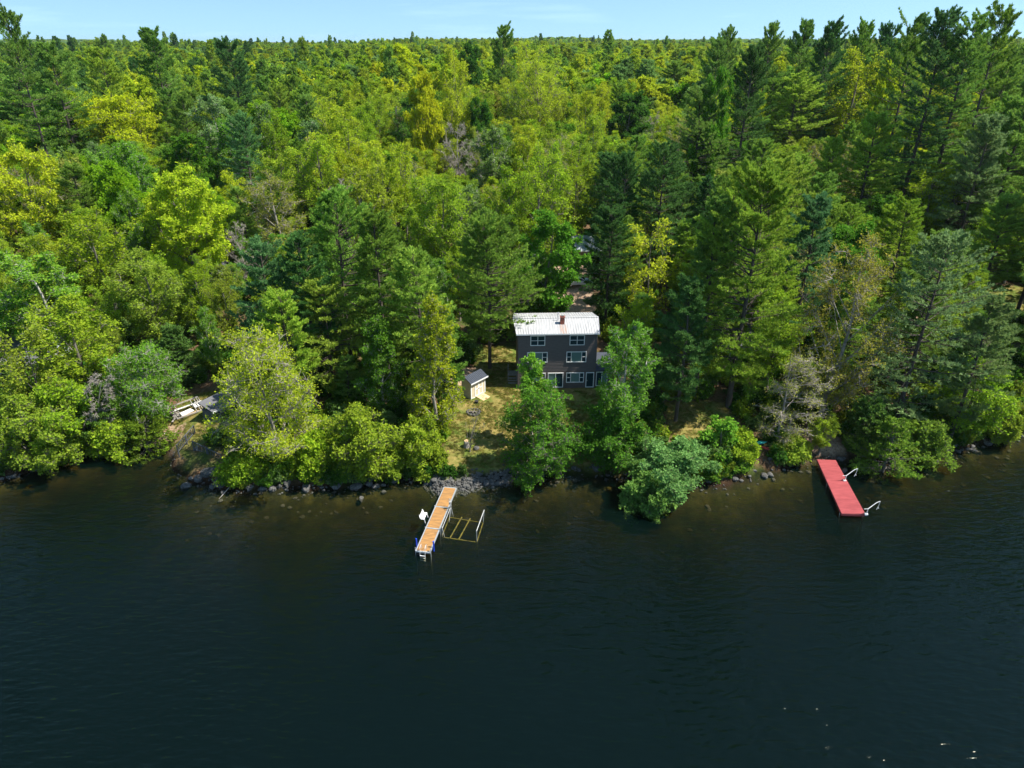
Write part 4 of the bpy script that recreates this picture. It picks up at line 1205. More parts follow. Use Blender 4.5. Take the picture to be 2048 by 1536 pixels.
    ('tallpine', 2010, 30, 33, 120, 'pine', 'giant pine at the right edge of the skyline', dict(Y=140)),
    ('tallpine', 1835, 42, 33, 110, 'pine', 'tall pine just left of the tallest dark pine', dict(Y=150)),
    ('pine', 1790, 48, 29, 85, 'pine_dark', 'skyline pine, second to the left of the tallest dark pine', dict(Y=190)),
    ('pine', 1735, 46, 29, 80, 'pine', 'skyline pine, third to the left of the tallest dark pine', dict(Y=196)),
    ('pine', 1662, 45, 29, 95, 'pine_dark', 'wide dark skyline pine above the pale right-hand treetops', dict(Y=185)),
    ('pine', 1612, 45, 29, 80, 'pine', 'skyline pine just left of the wide dark one', dict(Y=200)),
    ('pine', 1545, 47, 30, 80, 'pine', 'skyline pine behind the dark conical pine', dict(Y=205)),
    ('pine', 1460, 58, 28, 60, 'pine', 'small skyline pine at the left end of the right-hand row', dict(Y=235)),
    ('pine', 1440, 75, 26, 70, 'pine', 'lower pine below the left end of the right-hand skyline row', dict(Y=225)),
    ('lime', 1830, 190, 20, 95, 'lime2', 'bright green maple glowing among the dark right-hand pines', {}),
    ('lime', 1440, 130, 19, 75, 'green', 'green maple between two dark pines right of centre', dict(Y=140)),
    ('maple', 1720, 105, 23, 120, 'yg', 'yellow-green maple crown behind the steep-boughed pine', dict(Y=185)),
    ('oak', 1790, 118, 22, 75, 'gold', 'golden treetop among the right-hand pines', dict(Y=178)),
    ('maple', 1880, 330, 17, 110, 'yg2', 'yellow-green maple in the gap under the giant dark pine', {}),
    ('pine', 1990, 230, 26, 130, 'pine_grey', 'pale layered pine under the giant pines at the right edge', {}),
    ('pine', 1820, 400, 18, 120, 'pine_lit', 'lit pine behind the rust-tinted maple', {}),
]
HERO_BOX = []
for k_, (kind, px, py, H_, wpx, tn, lab, op) in enumerate(HERO):
    x_, y_, h_ = solve(px, py, H_, op.get('Y'))
    dep = proj(x_, y_, gz(x_, y_) + h_ * .6)[2]
    R_ = wpx * dep / FOC / 2
    HERO_BOX.append((px - wpx * .5, px + wpx * .5, py, py + min(wpx * 1.1, h_ * .6 * FOC / dep), y_))
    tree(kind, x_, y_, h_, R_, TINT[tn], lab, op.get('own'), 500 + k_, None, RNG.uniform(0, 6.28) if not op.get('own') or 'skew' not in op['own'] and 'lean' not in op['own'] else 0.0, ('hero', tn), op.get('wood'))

# ------------------------------------------------------------------ the rest of the wood, tree by tree
def weighted(r, opts):
    t = r.random() * sum(w for w, *_ in opts)
    for w, *v in opts:
        t -= w
        if t <= 0: return v
    return opts[-1][1:]


def pick(X, Y, r):
    """which tree grows where: pines on the right and left slopes, pale leafing maples in the middle"""
    q = X / Y
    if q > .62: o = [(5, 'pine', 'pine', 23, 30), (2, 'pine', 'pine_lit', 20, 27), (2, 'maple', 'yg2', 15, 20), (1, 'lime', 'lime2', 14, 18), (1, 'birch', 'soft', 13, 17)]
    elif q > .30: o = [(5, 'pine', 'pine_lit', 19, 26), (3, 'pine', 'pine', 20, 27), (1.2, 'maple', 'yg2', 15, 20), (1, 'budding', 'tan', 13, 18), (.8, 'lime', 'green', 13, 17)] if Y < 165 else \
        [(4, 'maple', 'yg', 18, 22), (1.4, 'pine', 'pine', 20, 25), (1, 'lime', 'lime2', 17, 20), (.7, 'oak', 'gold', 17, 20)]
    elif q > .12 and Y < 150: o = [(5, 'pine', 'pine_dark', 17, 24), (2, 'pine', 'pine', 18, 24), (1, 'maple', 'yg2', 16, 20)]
    elif q > -.27:
        if Y < 104 and q < .02: o = [(4, 'pine', 'pine', 15, 20), (2, 'pine', 'pine_lit', 14, 18), (2, 'maple', 'yg2', 14, 18), (1, 'birch', 'green', 12, 16)]
        else: o = [(5, 'maple', 'yg', 18, 22), (5, 'maple', 'yg2', 17, 22), (1.4, 'maple', 'olive', 16, 20), (.7, 'lime', 'green', 16, 19), (.35, 'lime', 'dkgreen', 15, 19), (.6, 'birch', 'soft', 16, 19), (.5, 'pine', 'pine', 19, 23), (.6, 'budding', 'tan', 16, 19), (.3, 'bare', 'none', 14, 17), (.5, 'oak', 'gold', 17, 20)]
    elif Y < 100: o = [(3, 'maple', 'yg2', 9, 15), (2, 'maple', 'olive', 9, 15), (2, 'birch', 'birch', 9, 14), (1.2, 'shrub', 'yg2', 4, 7), (1, 'cedar', 'hem', 6, 10), (.8, 'lime', 'lime2', 10, 14), (.4, 'bare', 'none', 8, 12)]
    elif Y < 150: o = [(3, 'maple', 'yg2', 15, 19), (2, 'lime', 'lime2', 15, 19), (2, 'birch', 'birch', 14, 18), (1.5, 'maple', 'yg', 15, 19), (1.5, 'pine', 'pine', 17, 22), (.5, 'budding', 'tan', 14, 18)]
    else: o = [(5, 'pine', 'pine', 19, 24), (2, 'pine', 'pine_lit', 18, 23), (3, 'maple', 'yg2', 17, 21), (1.3, 'lime', 'lime2', 16, 20), (1, 'oak', 'gold', 16, 20), (1, 'birch', 'soft', 16, 20)]
    return weighted(r, o)


NO_TREE = [(-6.5, 1, 62, 86), (1, 14, 62, 87), (14, 19, 62, 76), (7.0, 13.0, 92, 118), (79, 92, 99, 112), (-41, -30, 60, 78), (19.5, 25, 66, 73), (31, 38, 60, 70)]
KEEP_OPEN = [(1015, 1212, 600, 790, 97), (930, 1035, 690, 860, 90), (1105, 1185, 560, 630, 113), (325, 470, 790, 880, 84), (880, 1000, 780, 985, 75), (1615, 1770, 905, 1045, 70), (2005, 2048, 560, 620, 100), (1145, 1185, 488, 505, 120)]
LIMITS = {}
STUFF_PTS = []
fr_ = random.Random(5)
placed = [(t[2], t[3], t[5]) for t in TREES]
cell = {}
for x_, y_, r_ in placed: cell.setdefault((int(x_ // 8), int(y_ // 8)), []).append((x_, y_, r_))


def clear_of(x, y, r):
    a, b_ = int(x // 8), int(y // 8)
    for i in range(a - 2, a + 3):
        for j in range(b_ - 2, b_ + 3):
            for (u, v, q) in cell.get((i, j), ()):
                if (u - x) ** 2 + (v - y) ** 2 < ((r + q) * .62) ** 2: return False
    return True


FILL = []
for trial in range(9000):
    y_ = 64 + (238 - 64) * math.sqrt(fr_.random())
    x_ = fr_.uniform(-.80 * y_ - 12, .80 * y_ + 22)
    ysh = np.interp(x_, SHORE[:, 0], SHORE[:, 1])
    if y_ < ysh + 1.6: continue
    if any(a < x_ < b_ and c_ < y_ < d_ for a, b_, c_, d_ in NO_TREE): continue
    kind, tn, h0, h1 = pick(x_, y_, fr_)
    h_ = fr_.uniform(h0, h1)
    if y_ < ysh + 8: h_ = min(h_, fr_.uniform(4, 9))
    R_ = {'pine': .20, 'maple': .235, 'lime': .27, 'oak': .32, 'birch': .22, 'budding': .23, 'bare': .2, 'cedar': .24, 'shrub': .5}[kind] * h_ * fr_.uniform(.85, 1.15)
    g0 = gz(x_, y_)
    # do not hide the trees and things that stand in the open in the photograph
    ok = True
    for _ in range(5):
        px, py, dep = proj(x_, y_, g0 + h_)
        hw = R_ * FOC / dep
        pb = proj(x_, y_, g0)[1]
        bad = any(px + hw > a and px - hw < b_ and py < d_ and pb > c_ and y_ < lim for a, b_, c_, d_, lim in KEEP_OPEN)
        if not bad:
            bad = any(y_ < hy - 1 and px + hw * .7 > a and px - hw * .7 < b_ and py < py1 for a, b_, py0, py1, hy in HERO_BOX)
        if not bad: break
        h_ *= .8; R_ *= .86
    else: ok = False
    if not ok or h_ < 3.2 or h_ < .42 * h0: continue
    if not clear_of(x_, y_, R_): continue
    cell.setdefault((int(x_ // 8), int(y_ // 8)), []).append((x_, y_, R_))
    FILL.append((kind, x_, y_, h_, R_, tn))
FILL.sort(key=lambda f: f[2])
for k_, (kind, x_, y_, h_, R_, tn) in enumerate(FILL):
    if k_ in HIDDEN: STUFF_PTS.append((kind, x_, y_, h_, R_, tn)); continue
    tree(kind, x_, y_, h_, R_, TINT[tn], None, None, k_, None, None, ('fill', tn, k_))

# ------------------------------------------------------------------ far wood: instanced low-detail trees, one object
far_col = bpy.data.collections.new('far tree shapes')
FAR = {}
for kd, nvar in (('pine', 3), ('maple', 3), ('lime', 2)):
    name, cat, fn, wm, lm, par = KIND[kd]
    for i in range(nvar):
        if kd == 'pine': Wg, Fg = conifer(70 + i, 22, 4.4, bare=.2, gap=1.2, nb=5, K=8, Mt=2, nn=4, bl=.75, bw=.3, dead=0)
        elif kd == 'maple': Wg, Fg = broadleaf(80 + i, 19, 4.6, **dict(par, nt=8, lp=4, ll=.72, lw=.56, twig=0))
        else: Wg, Fg = broadleaf(90 + i, 18, 5.2, **dict(par, nt=9, lp=5, ll=.7, lw=.56, twig=0))
        wv, wq = Wg.get(); fv, fq = Fg.get()
        me = mesh_np('far_' + name, np.concatenate([wv, fv]), np.concatenate([wq, fq + len(wv)]), mats=[M[wm], M['far_leaf']], midx=np.r_[np.zeros(len(wq)), np.ones(len(fq))])
        o = bpy.data.objects.new('far_shape_%02d_%s_%d' % (len(FAR), kd, i), me)
        far_col.objects.link(o)
        FAR.setdefault(kd, []).append(len(FAR_ORDER) if 'FAR_ORDER' in globals() else 0)
        globals().setdefault('FAR_ORDER', []).append((kd, i))
FAR = {}
for k_, (kd, i) in enumerate(FAR_ORDER): FAR.setdefault(kd, []).append(k_)

P_, S_, I_, T_, A_ = [], [], [], [], []


def far_pt(kd, x, y, h, R, tint, r):
    base = {'pine': (22, 4.4), 'maple': (19, 4.6), 'lime': (18, 5.2)}[kd]
    P_.append((x, y, gz(x, y) - .1)); S_.append((R / base[1], R / base[1], h / base[0]))
    I_.append(r.choice(FAR[kd])); A_.append((0, 0, r.uniform(0, 6.28)))
    j = r.uniform(.85, 1.15)
    T_.append((tint[0] * j * r.uniform(.9, 1.1), tint[1] * j, tint[2] * j, 1))


rr = random.Random(21)
for kind, x_, y_, h_, R_, tn in STUFF_PTS:
    far_pt('pine' if kind in ('pine', 'cedar', 'tallpine') else 'lime' if kind in ('lime', 'oak', 'shrub') else 'maple', x_, y_, h_, R_, TINT[tn], rr)
y_ = 236.0
while y_ < 1500:
    st = 7.2 + (y_ - 236) * .0075
    x_ = -.80 * y_ - 10
    while x_ < .80 * y_ + 10:
        xx, yy = x_ + rr.uniform(-.45, .45) * st, y_ + rr.uniform(-.45, .45) * st
        q = xx / yy
        patch = math.sin(xx * .021 + 1.7) * math.sin(yy * .017 + .4) + .6 * math.sin(xx * .006 + yy * .009)
        pp = .07 + (.28 if q < -.27 or q > .36 else 0) + (.30 if patch > .85 else 0)
        u = rr.random()
        if u < pp: far_pt('pine', xx, yy, rr.uniform(17, 24) + (rr.random() > .93) * 8, rr.uniform(3.4, 4.8), TINT[rr.choice(['pine', 'pine', 'pine_dark', 'pine_lit'])], rr)
        elif u < pp + .62 * (1 - pp): far_pt('maple', xx, yy, rr.uniform(16, 21.5), rr.uniform(4.6, 6.6), TINT[rr.choice(['yg', 'yg', 'yg', 'yg2', 'yg2', 'yg2', 'olive', 'olive', 'gold', 'soft'])], rr)
        else: far_pt('lime', xx, yy, rr.uniform(15, 20), rr.uniform(4.8, 7), TINT[rr.choice(['lime2', 'lime2', 'yg2', 'yg2', 'green', 'soft', 'yg', 'yg', 'olive'])], rr)
        x_ += st
    y_ += st * .95
    if len(P_) > 26000: break
# a coarser belt out to the horizon
while y_ < 4200:
    st = 22 + (y_ - 900) * .012
    x_ = -.8 * y_
    while x_ < .8 * y_:
        q = rr.random()
        far_pt('pine' if q < .18 else 'lime', x_ + rr.uniform(-.5, .5) * st, y_ + rr.uniform(-.5, .5) * st, rr.uniform(15, 20) if q > .05 else rr.uniform(20, 25), st * .6 if q > .18 else st * .3, TINT[rr.choice(['yg2', 'olive', 'pine', 'soft', 'green', 'pine'])], rr)
        x_ += st
    y_ += st * .8


def scatter(name, mname, pts, scl, idx_, rot, tint, coll, label, kind='stuff'):
    me = bpy.data.meshes.new(name)
    me.from_pydata(pts, [], [])
    a = me.attributes.new('scl', 'FLOAT_VECTOR', 'POINT'); a.data.foreach_set('vector', np.array(scl, np.float32).ravel())
    a = me.attributes.new('pick', 'INT', 'POINT'); a.data.foreach_set('value', np.array(idx_, np.int32))
    a = me.attributes.new('turn', 'FLOAT_VECTOR', 'POINT'); a.data.foreach_set('vector', np.array(rot, np.float32).ravel())
    a = me.attributes.new('tint', 'FLOAT_COLOR', 'POINT'); a.data.foreach_set('color', np.array(tint, np.float32).ravel())
    o = link(name, me)
    ng = bpy.data.node_groups.new(name + '_scatter', 'GeometryNodeTree')
    ng.interface.new_socket('Geometry', in_out='INPUT', socket_type='NodeSocketGeometry')
    ng.interface.new_socket('Geometry', in_out='OUTPUT', socket_type='NodeSocketGeometry')
    N, L = ng.nodes, ng.links
    gi, go = N.new('NodeGroupInput'), N.new('NodeGroupOutput')
    ip = N.new('GeometryNodeInstanceOnPoints')
    ci = N.new('GeometryNodeCollectionInfo')
    ci.inputs['Collection'].default_value = coll
    ci.inputs['Separate Children'].default_value = True
    ci.inputs['Reset Children'].default_value = True
    ip.inputs['Pick Instance'].default_value = True

    def attr(nm, ty):
        a = N.new('GeometryNodeInputNamedAttribute'); a.data_type = ty; a.inputs['Name'].default_value = nm
        return a.outputs['Attribute']
    L.new(gi.outputs[0], ip.inputs['Points'])
    L.new(ci.outputs[0], ip.inputs['Instance'])
    L.new(attr('pick', 'INT'), ip.inputs['Instance Index'])
    e2r = N.new('FunctionNodeEulerToRotation')
    L.new(attr('turn', 'FLOAT_VECTOR'), e2r.inputs[0])
    L.new(e2r.outputs[0], ip.inputs['Rotation'])
    L.new(attr('scl', 'FLOAT_VECTOR'), ip.inputs['Scale'])
    L.new(ip.outputs[0], go.inputs[0])
    md = o.modifiers.new('scatter', 'NODES')
    md.node_group = ng
    return tag(o, label, None, None, kind)


scatter('far_woods', 'far', P_, S_, I_, A_, T_, far_col, 'distant mixed wood reading as one mass up to the horizon')

# forest undergrowth: low bushes and saplings, one object
und_col = bpy.data.collections.new('undergrowth shapes')
for i in range(3):
    Wg, Fg = broadleaf(300 + i, 1.6, 1.1, cb=.05, nl=9, ns=4, nt=6, lp=4, ll=.22, lw=.18, shape='round', twig=.008, tr=.02)
    wv, wq = Wg.get(); fv, fq = Fg.get()
    me = mesh_np('undergrowth_bush', np.concatenate([wv, fv]), np.concatenate([wq, fq + len(wv)]), mats=[M['bark_grey'], M['far_leaf']], midx=np.r_[np.zeros(len(wq)), np.ones(len(fq))])
    und_col.objects.link(bpy.data.objects.new('undergrowth_shape_%d' % i, me))
ur = random.Random(8)
U = [[], [], [], [], []]
for it_ in range(7000):
    y_ = 61 + 110 * ur.random() ** 1.6
    x_ = ur.uniform(-.8 * y_ - 4, .8 * y_ + 4)
    ysh = float(np.interp(x_, SHORE[:, 0], SHORE[:, 1]))
    if it_ > 5200: y_ = ysh + ur.uniform(.4, 3.5)      # thicker along the bank
    if y_ < ysh + (.1 if -33 < x_ < -9 else .45): continue
    lw = float(lawn_mask(np.array(x_), np.array(y_))); dv = float(drive_mask(np.array(x_), np.array(y_)))
    if (lw > .35 or dv > .3 or (-2 < x_ < 17 and 74 < y_ < 90) or (-8 < x_ < 0 and 72 < y_ < 80) or (-41.5 < x_ < -35 and 65 < y_ < 79) or (-8.5 < x_ < 4 and y_ < ysh + 1.6) or (32 < x_ < 37.5 and y_ < 69) or (-37.5 < x_ < -30 and y_ < 66) or (25.5 < x_ < 28.6 and y_ < 69)): continue
    s_ = ur.uniform(.45, 1.3) if y_ > ysh + 2.5 else ur.uniform(.4, .9)
    U[0].append((x_, y_, gz(x_, y_) - .05)); U[1].append((s_ * ur.uniform(.8, 1.3), s_ * ur.uniform(.8, 1.3), s_)); U[2].append(ur.randrange(3)); U[3].append((0, 0, ur.uniform(0, 6.28)))
    c_ = TINT[ur.choice(['green', 'yg2', 'olive', 'hem', 'birch', 'soft', 'dkgreen'])]; j = ur.uniform(.6, 1.0)
    U[4].append((c_[0] * j, c_[1] * j, c_[2] * j, 1))
scatter('undergrowth', 'und', *U, und_col, 'low leafy undergrowth covering the forest floor')

# grass on the lawns: short tufts, one object
gr_col = bpy.data.collections.new('grass shapes')
for i in range(3):
    rg = np.random.default_rng(60 + i); nbl = 40
    C_ = np.c_[rg.normal(size=(nbl, 2)) * .10, np.zeros(nbl)]
    D_ = nrm(np.c_[rg.normal(size=(nbl, 2)) * .45, np.ones(nbl)])
    gv, gq = blades(C_, D_, rdir(rg, nbl, .1), rg.uniform(.06, .15, nbl), np.full(nbl, .03), .1)
    gr_col.objects.link(bpy.data.objects.new('grass_shape_%d' % i, mesh_np('grass_tuft', gv, gq, mats=[M['far_leaf']])))
U = [[], [], [], [], []]
gr = random.Random(31)
for _ in range(15000):
    b_ = LAWNS[gr.choice([0, 0, 0, 0, 0, 0, 1, 1, 2, 3, 4])]
    x_, y_ = gr.uniform(b_[0] - 1, b_[1] + 1), gr.uniform(b_[2] - .6, b_[3] + 1)
    if y_ < np.interp(x_, SHORE[:, 0], SHORE[:, 1]) + .9: continue
    if .3 < x_ < 13 and 76.6 < y_ < 85: continue
    f = math.sin(x_ * .9 + 1) * math.sin(y_ * .7 + x_ * .3) + .5 * math.sin(x_ * 2.3 + y_ * 1.9)
    if gr.random() > .55 + .45 * f: continue
    s_ = gr.uniform(.5, 1.3)
    U[0].append((x_, y_, gz(x_, y_))); U[1].append((s_, s_, s_)); U[2].append(gr.randrange(3)); U[3].append((0, 0, gr.uniform(0, 6.28)))
    c_ = gr.choice([(.26, .28, .05), (.32, .28, .08), (.18, .25, .035), (.36, .29, .10)]); j = gr.uniform(.7, 1.1)
    U[4].append((c_[0] * j, c_[1] * j, c_[2] * j, 1))
scatter('lawn_grass', 'gra', *U, gr_col, 'patchy yellow-green grass of the lawns')
# ------------------------------------------------------------------ docks and the things on them
dA, dB = (at_z(888.4, 974.2, .55) + at_z(912.6, 975.7, .55)) / 2, (at_z(830.5, 1102.4, .55) + at_z(860.3, 1104.6, .55)) / 2
dv_ = dB - dA; DL = dv_.length; drz = math.atan2(-dv_.x, dv_.y); DWd = 1.30
dock = thing('wooden_dock', 'orange-brown wooden dock with a white aluminium frame reaching into the lake', 'dock', (dA.x, dA.y, 0), drz)
cuts = [0, DL * .335, DL * .668, DL]
hw = DWd / 2
for k in range(3):
    y0, y1 = cuts[k] + .09, cuts[k + 1] - (.09 if k < 2 else .05)
    b = MB(); nb_ = 17; st = (y1 - y0) / nb_
    for i in range(nb_): b.box(-hw + .06, hw - .06, y0 + i * st + .014, y0 + (i + 1) * st - .014, .515, .555)
    b.build('decking', M['deck'], dock)
b = MB()
for s in (-1, 1): b.box(s * hw - .05, s * hw + .05, 0, DL, .40, .56)
for y in (0.03, cuts[1], cuts[2], DL - .02): b.box(-hw + .05, hw - .05, y - .07, y + .07, .42, .57)
b.build('frame', M['alu'], dock)
for y in (cuts[1], cuts[2], DL - .12):
    for s in (-1, 1):
        g = gz(*(dA + Vector((math.cos(drz) * s * hw - math.sin(drz) * y, math.sin(drz) * s * hw + math.cos(drz) * y, 0))).xy)
        MB().tube([(s * (hw + .07), y, g - .05), (s * (hw + .07), y, .85 if y > DL - 1 else .66)], .035).build('leg', M['alu'], dock)
for s in (-1, 1): MB().tube([(s * (hw + .17), DL - .75 - (s > 0) * .1, .1), (s * (hw + .17), DL - .75 - (s > 0) * .1, 1.25)], .07, 10).build('bumper_post', M['blue'], dock)
ld_ = thing('swim_ladder', 'white metal swim ladder hooked over the end of the wooden dock', 'ladder', (dB.x, dB.y, 0), drz)
for s in (-.24, .24):
    MB().tube([(s, -.45, .56), (s, -.42, 1.05), (s, -.2, 1.12), (s, .04, .95), (s, .10, .4), (s, .13, -.45)], .022).build('rail', M['white'], ld_)
for z in (-.35, -.1, .18): MB().box(-.23, .23, .07, .17, z - .02, z + .02).build('rung', M['white'], ld_)
for x in (-.5, .42):
    mt = MB().box(x - .09, x + .09, -.16, -.05, .565, .60).build('dock_cleat', M['rope'], None, .01)
    mt.location, mt.rotation_euler = (dB.x, dB.y, 0), (0, 0, drz)
    tag(mt, 'dark cleat at the %s corner of the dock end' % ('right' if x < 0 else 'left'), 'cleat', 'cleats on the dock end')
# white bench cantilevered off the left side (local +x is towards the left of the photograph)
by = DL * .62
bn = thing('white_bench', 'white slatted bench mounted off the left side of the wooden dock', 'bench', tuple(dA + Vector((-math.sin(drz) * by, math.cos(drz) * by, 0))), drz)
b = MB()
for i in range(2): b.box(hw + .12 + i * .17, hw + .26 + i * .17, -.55, .55, .96, 1.0)
b.build('seat', M['white'], bn)
b = MB()
for i in range(2): b.prism([(hw + .47 + i * .035, -.57, 1.06 + i * .13), (hw + .51 + i * .035, -.57, 1.06 + i * .13), (hw + .54 + i * .035, -.57, 1.16 + i * .13), (hw + .50 + i * .035, -.57, 1.16 + i * .13)], (0, 1.14, 0))
b.build('backrest', M['white'], bn)
for y in (-.45, .45):
    b = MB(); b.beam((hw + .05, y, .5), (hw + .14, y, .96), .06); b.beam((hw + .1, y, .93), (hw + .46, y, .93), .05); b.beam((hw + .45, y, .9), (hw + .59, y, 1.4), .05)
    b.build('bracket', M['white'], bn)

# boat lift beside the dock: algae-covered frame under water, guide rail and winch above
C = [at_z(*q, -.28) for q in ((898.7, 1035), (966, 1046), (953.6, 1084.8), (883.3, 1074.5))]
lift = thing('boat_lift', 'empty boat lift with a yellow algae-covered frame beside the wooden dock', 'boat lift', (C[0].x, C[0].y, 0))
o_ = Vector((C[0].x, C[0].y, 0))
Q = [c - o_ for c in C]
b = MB()
for i in range(4): b.beam(Q[i], Q[(i + 1) % 4], .09, .08)
b.build('frame', M['algae'], lift)
for t in (.37, .62):
    a, c = Q[0].lerp(Q[1], t), Q[3].lerp(Q[2], t - .15 + .02)
    MB().beam(a + Vector((.0, .25, .09)), c + Vector((0, -.1, .09)), .10, .09).build('bunk', M['algae'], lift)
for i in range(4):
    g = gz(C[i].x, C[i].y)
    MB().beam(Q[i] + Vector((0, 0, .1)), Vector((Q[i].x, Q[i].y, g - .1)), .08).build('leg', M['algae'], lift)
ra, rb = at_z(968.2, 1020.3, 1.25) - o_, at_z(953.1, 1062, 1.25) - o_
b = MB().tube([Vector((Q[1].x, Q[1].y, -.25)), ra], .035); b.tube([Vector((Q[2].x, Q[2].y, -.25)), rb], .035); b.tube([ra + Vector((0, .02, .0)), rb], .045)
b.build('guide_rail', M['pipe'], lift)
la, lb = at_z(900.5, 1008, 1.15) - o_, at_z(883, 1050, 1.15) - o_
b = MB()
for p, base in ((la, Q[0]), (lb, Q[3])):
    b.tube([Vector((p.x, p.y, -.3)), p], .04); b.tube([Vector((p.x + .25, p.y - .1, -.3)), p], .03)
b.tube([la + Vector((0, -.2, -.35)), lb + Vector((0, .5, -.75))], .03); b.tube([la + Vector((.08, 0, -.1)), Q[0] + Vector((.05, -.9, .1))], .015)
b.build('hoist_post', M['pipe'], lift)
wc = la + Vector((-.02, .05, .12)); wr = .42
ax = Vector((.93, .36, 0)).normalized(); ay = Vector((-ax.y, ax.x, 0))
b = MB(); b.tube([wc + (ay * math.cos(t) + Vector((0, 0, 1)) * math.sin(t)) * wr for t in np.arange(20) * math.pi / 10], .02, 6, True)
for k in range(4): t = k * math.pi / 4; v = (ay * math.cos(t) + Vector((0, 0, 1)) * math.sin(t)) * wr; b.tube([wc - v, wc + v], .011, 5)
wh = b.build('winch_wheel', M['pipe'], lift)
MB().box(wc.x - .12, wc.x + .12, wc.y - .1, wc.y + .1, wc.z - .16, wc.z + .12).build('winch_box', M['pipe'], lift, .02)

# red dock
rA, rB, rC, rD = at_z(1634, 919.3, .5), at_z(1671.3, 920.8, .5), at_z(1730.6, 1028.4, .5), at_z(1683, 1027, .5)
rd = thing('red_dock', 'red-painted plank dock at the right-hand shore', 'dock', (rA.x, rA.y, 0))
o_ = Vector((rA.x, rA.y, 0)); a, b_, c, d = [p - o_ for p in (rA, rB, rC, rD)]
bm_ = MB(); npl = 64
for i in range(npl):
    t0, t1 = (i + .04) / npl, (i + .96) / npl
    j = .012 * math.sin(i * 2.3)
    bm_.prism([a.lerp(d, t0) + Vector((j, 0, 0)), b_.lerp(c, t0) + Vector((j, 0, 0)), b_.lerp(c, t1) + Vector((j, 0, 0)), a.lerp(d, t1) + Vector((j, 0, 0))], (0, 0, .04))
bm_.build('decking', M['red'], rd)
bm_ = MB()
for p, q in ((a, d), (b_, c)): bm_.beam(p + Vector((0, 0, -.10)), q + Vector((0, 0, -.10)), .06, .18)
bm_.beam(d + Vector((0, -.04, -.10)), c + Vector((0, -.04, -.10)), .06, .24)
bm_.build('frame', M['red_dark'], rd)
for t in (.45, .96):
    for p, q in ((a, d), (b_, c)):
        v = p.lerp(q, t); w_ = v + o_
        MB().tube([Vector((v.x, v.y, gz(w_.x, w_.y) - .1)), Vector((v.x, v.y, .45))], .04).build('leg', M['pipe'], rd)
for nm, base, t_ in (('upper', at_z(1688, 962, .52), .45), ('end', at_z(1731, 1029, .52), .97)):
    wp = thing('mooring_arm', 'white bent mooring arm at the %s of the red dock' % ('middle' if nm == 'upper' else 'outer corner'), 'mooring arm', tuple(base), 0, 'mooring arms on the red dock')
    MB().tube([(-.25, .05, .62), (.1, .0, .68), (.95, .28, 1.22), (1.28, .32, 1.34)], [.03, .04, .035, .03]).build('arm', M['white'], wp)
    MB().tube([(1.28, .32, 1.34), (1.22, .28, .85), (1.06, .2, .45)], [.025, .02, .03]).build('drop_rope', M['white'], wp)
    MB().tube([(1.18, .26, .62), (1.3, .3, .52)], .035).build('float', M['white'], wp)
    b = MB().tube([(.1, 0, .68), (.06, -.02, .0)], .045); b.box(-.1, .2, -.12, .1, -.04, .12); b.build('bracket', M['white'], wp, .01)

# ------------------------------------------------------------------ boulders along the shore
def rock_mesh(seed):
    import bmesh
    r = random.Random(seed)
    bm = bmesh.new()
    bmesh.ops.create_icosphere(bm, subdivisions=3, radius=1)
    dirs = [Vector((r.gauss(0, 1), r.gauss(0, 1), r.gauss(0, .8))).normalized() for _ in range(11)]
    cut = [r.uniform(.55, .95) for _ in dirs]
    for v in bm.verts:
        p = v.co.copy()
        for dd, cc in zip(dirs, cut):
            e = p.dot(dd) - cc
            if e > 0: p -= dd * e * .88
        p *= 1 + .05 * math.sin(p.x * 7 + seed) * math.sin(p.y * 6) + .03 * math.sin(p.z * 13 + p.x * 9)
        v.co = p
    me = bpy.data.meshes.new('boulder')
    bm.to_mesh(me); bm.free()
    me.materials.append(M['rock'])
    return me


ROCKS = [rock_mesh(s) for s in range(7)]
def rock(x, y, s, label, group=None, sink=.35, z=None, r=random.Random(3), flat=.62):
    o = link('boulder', ROCKS[r.randrange(7)], None, (x, y, (max(gz(x, y), -.3) if z is None else z) + s * (flat - sink) * .5), r.uniform(0, 6.28))
    o.scale = (s * r.uniform(.85, 1.2) * .5, s * r.uniform(.7, .95) * .5, s * flat * .5 * r.uniform(.9, 1.2))
    return tag(o, label, 'boulder', group)


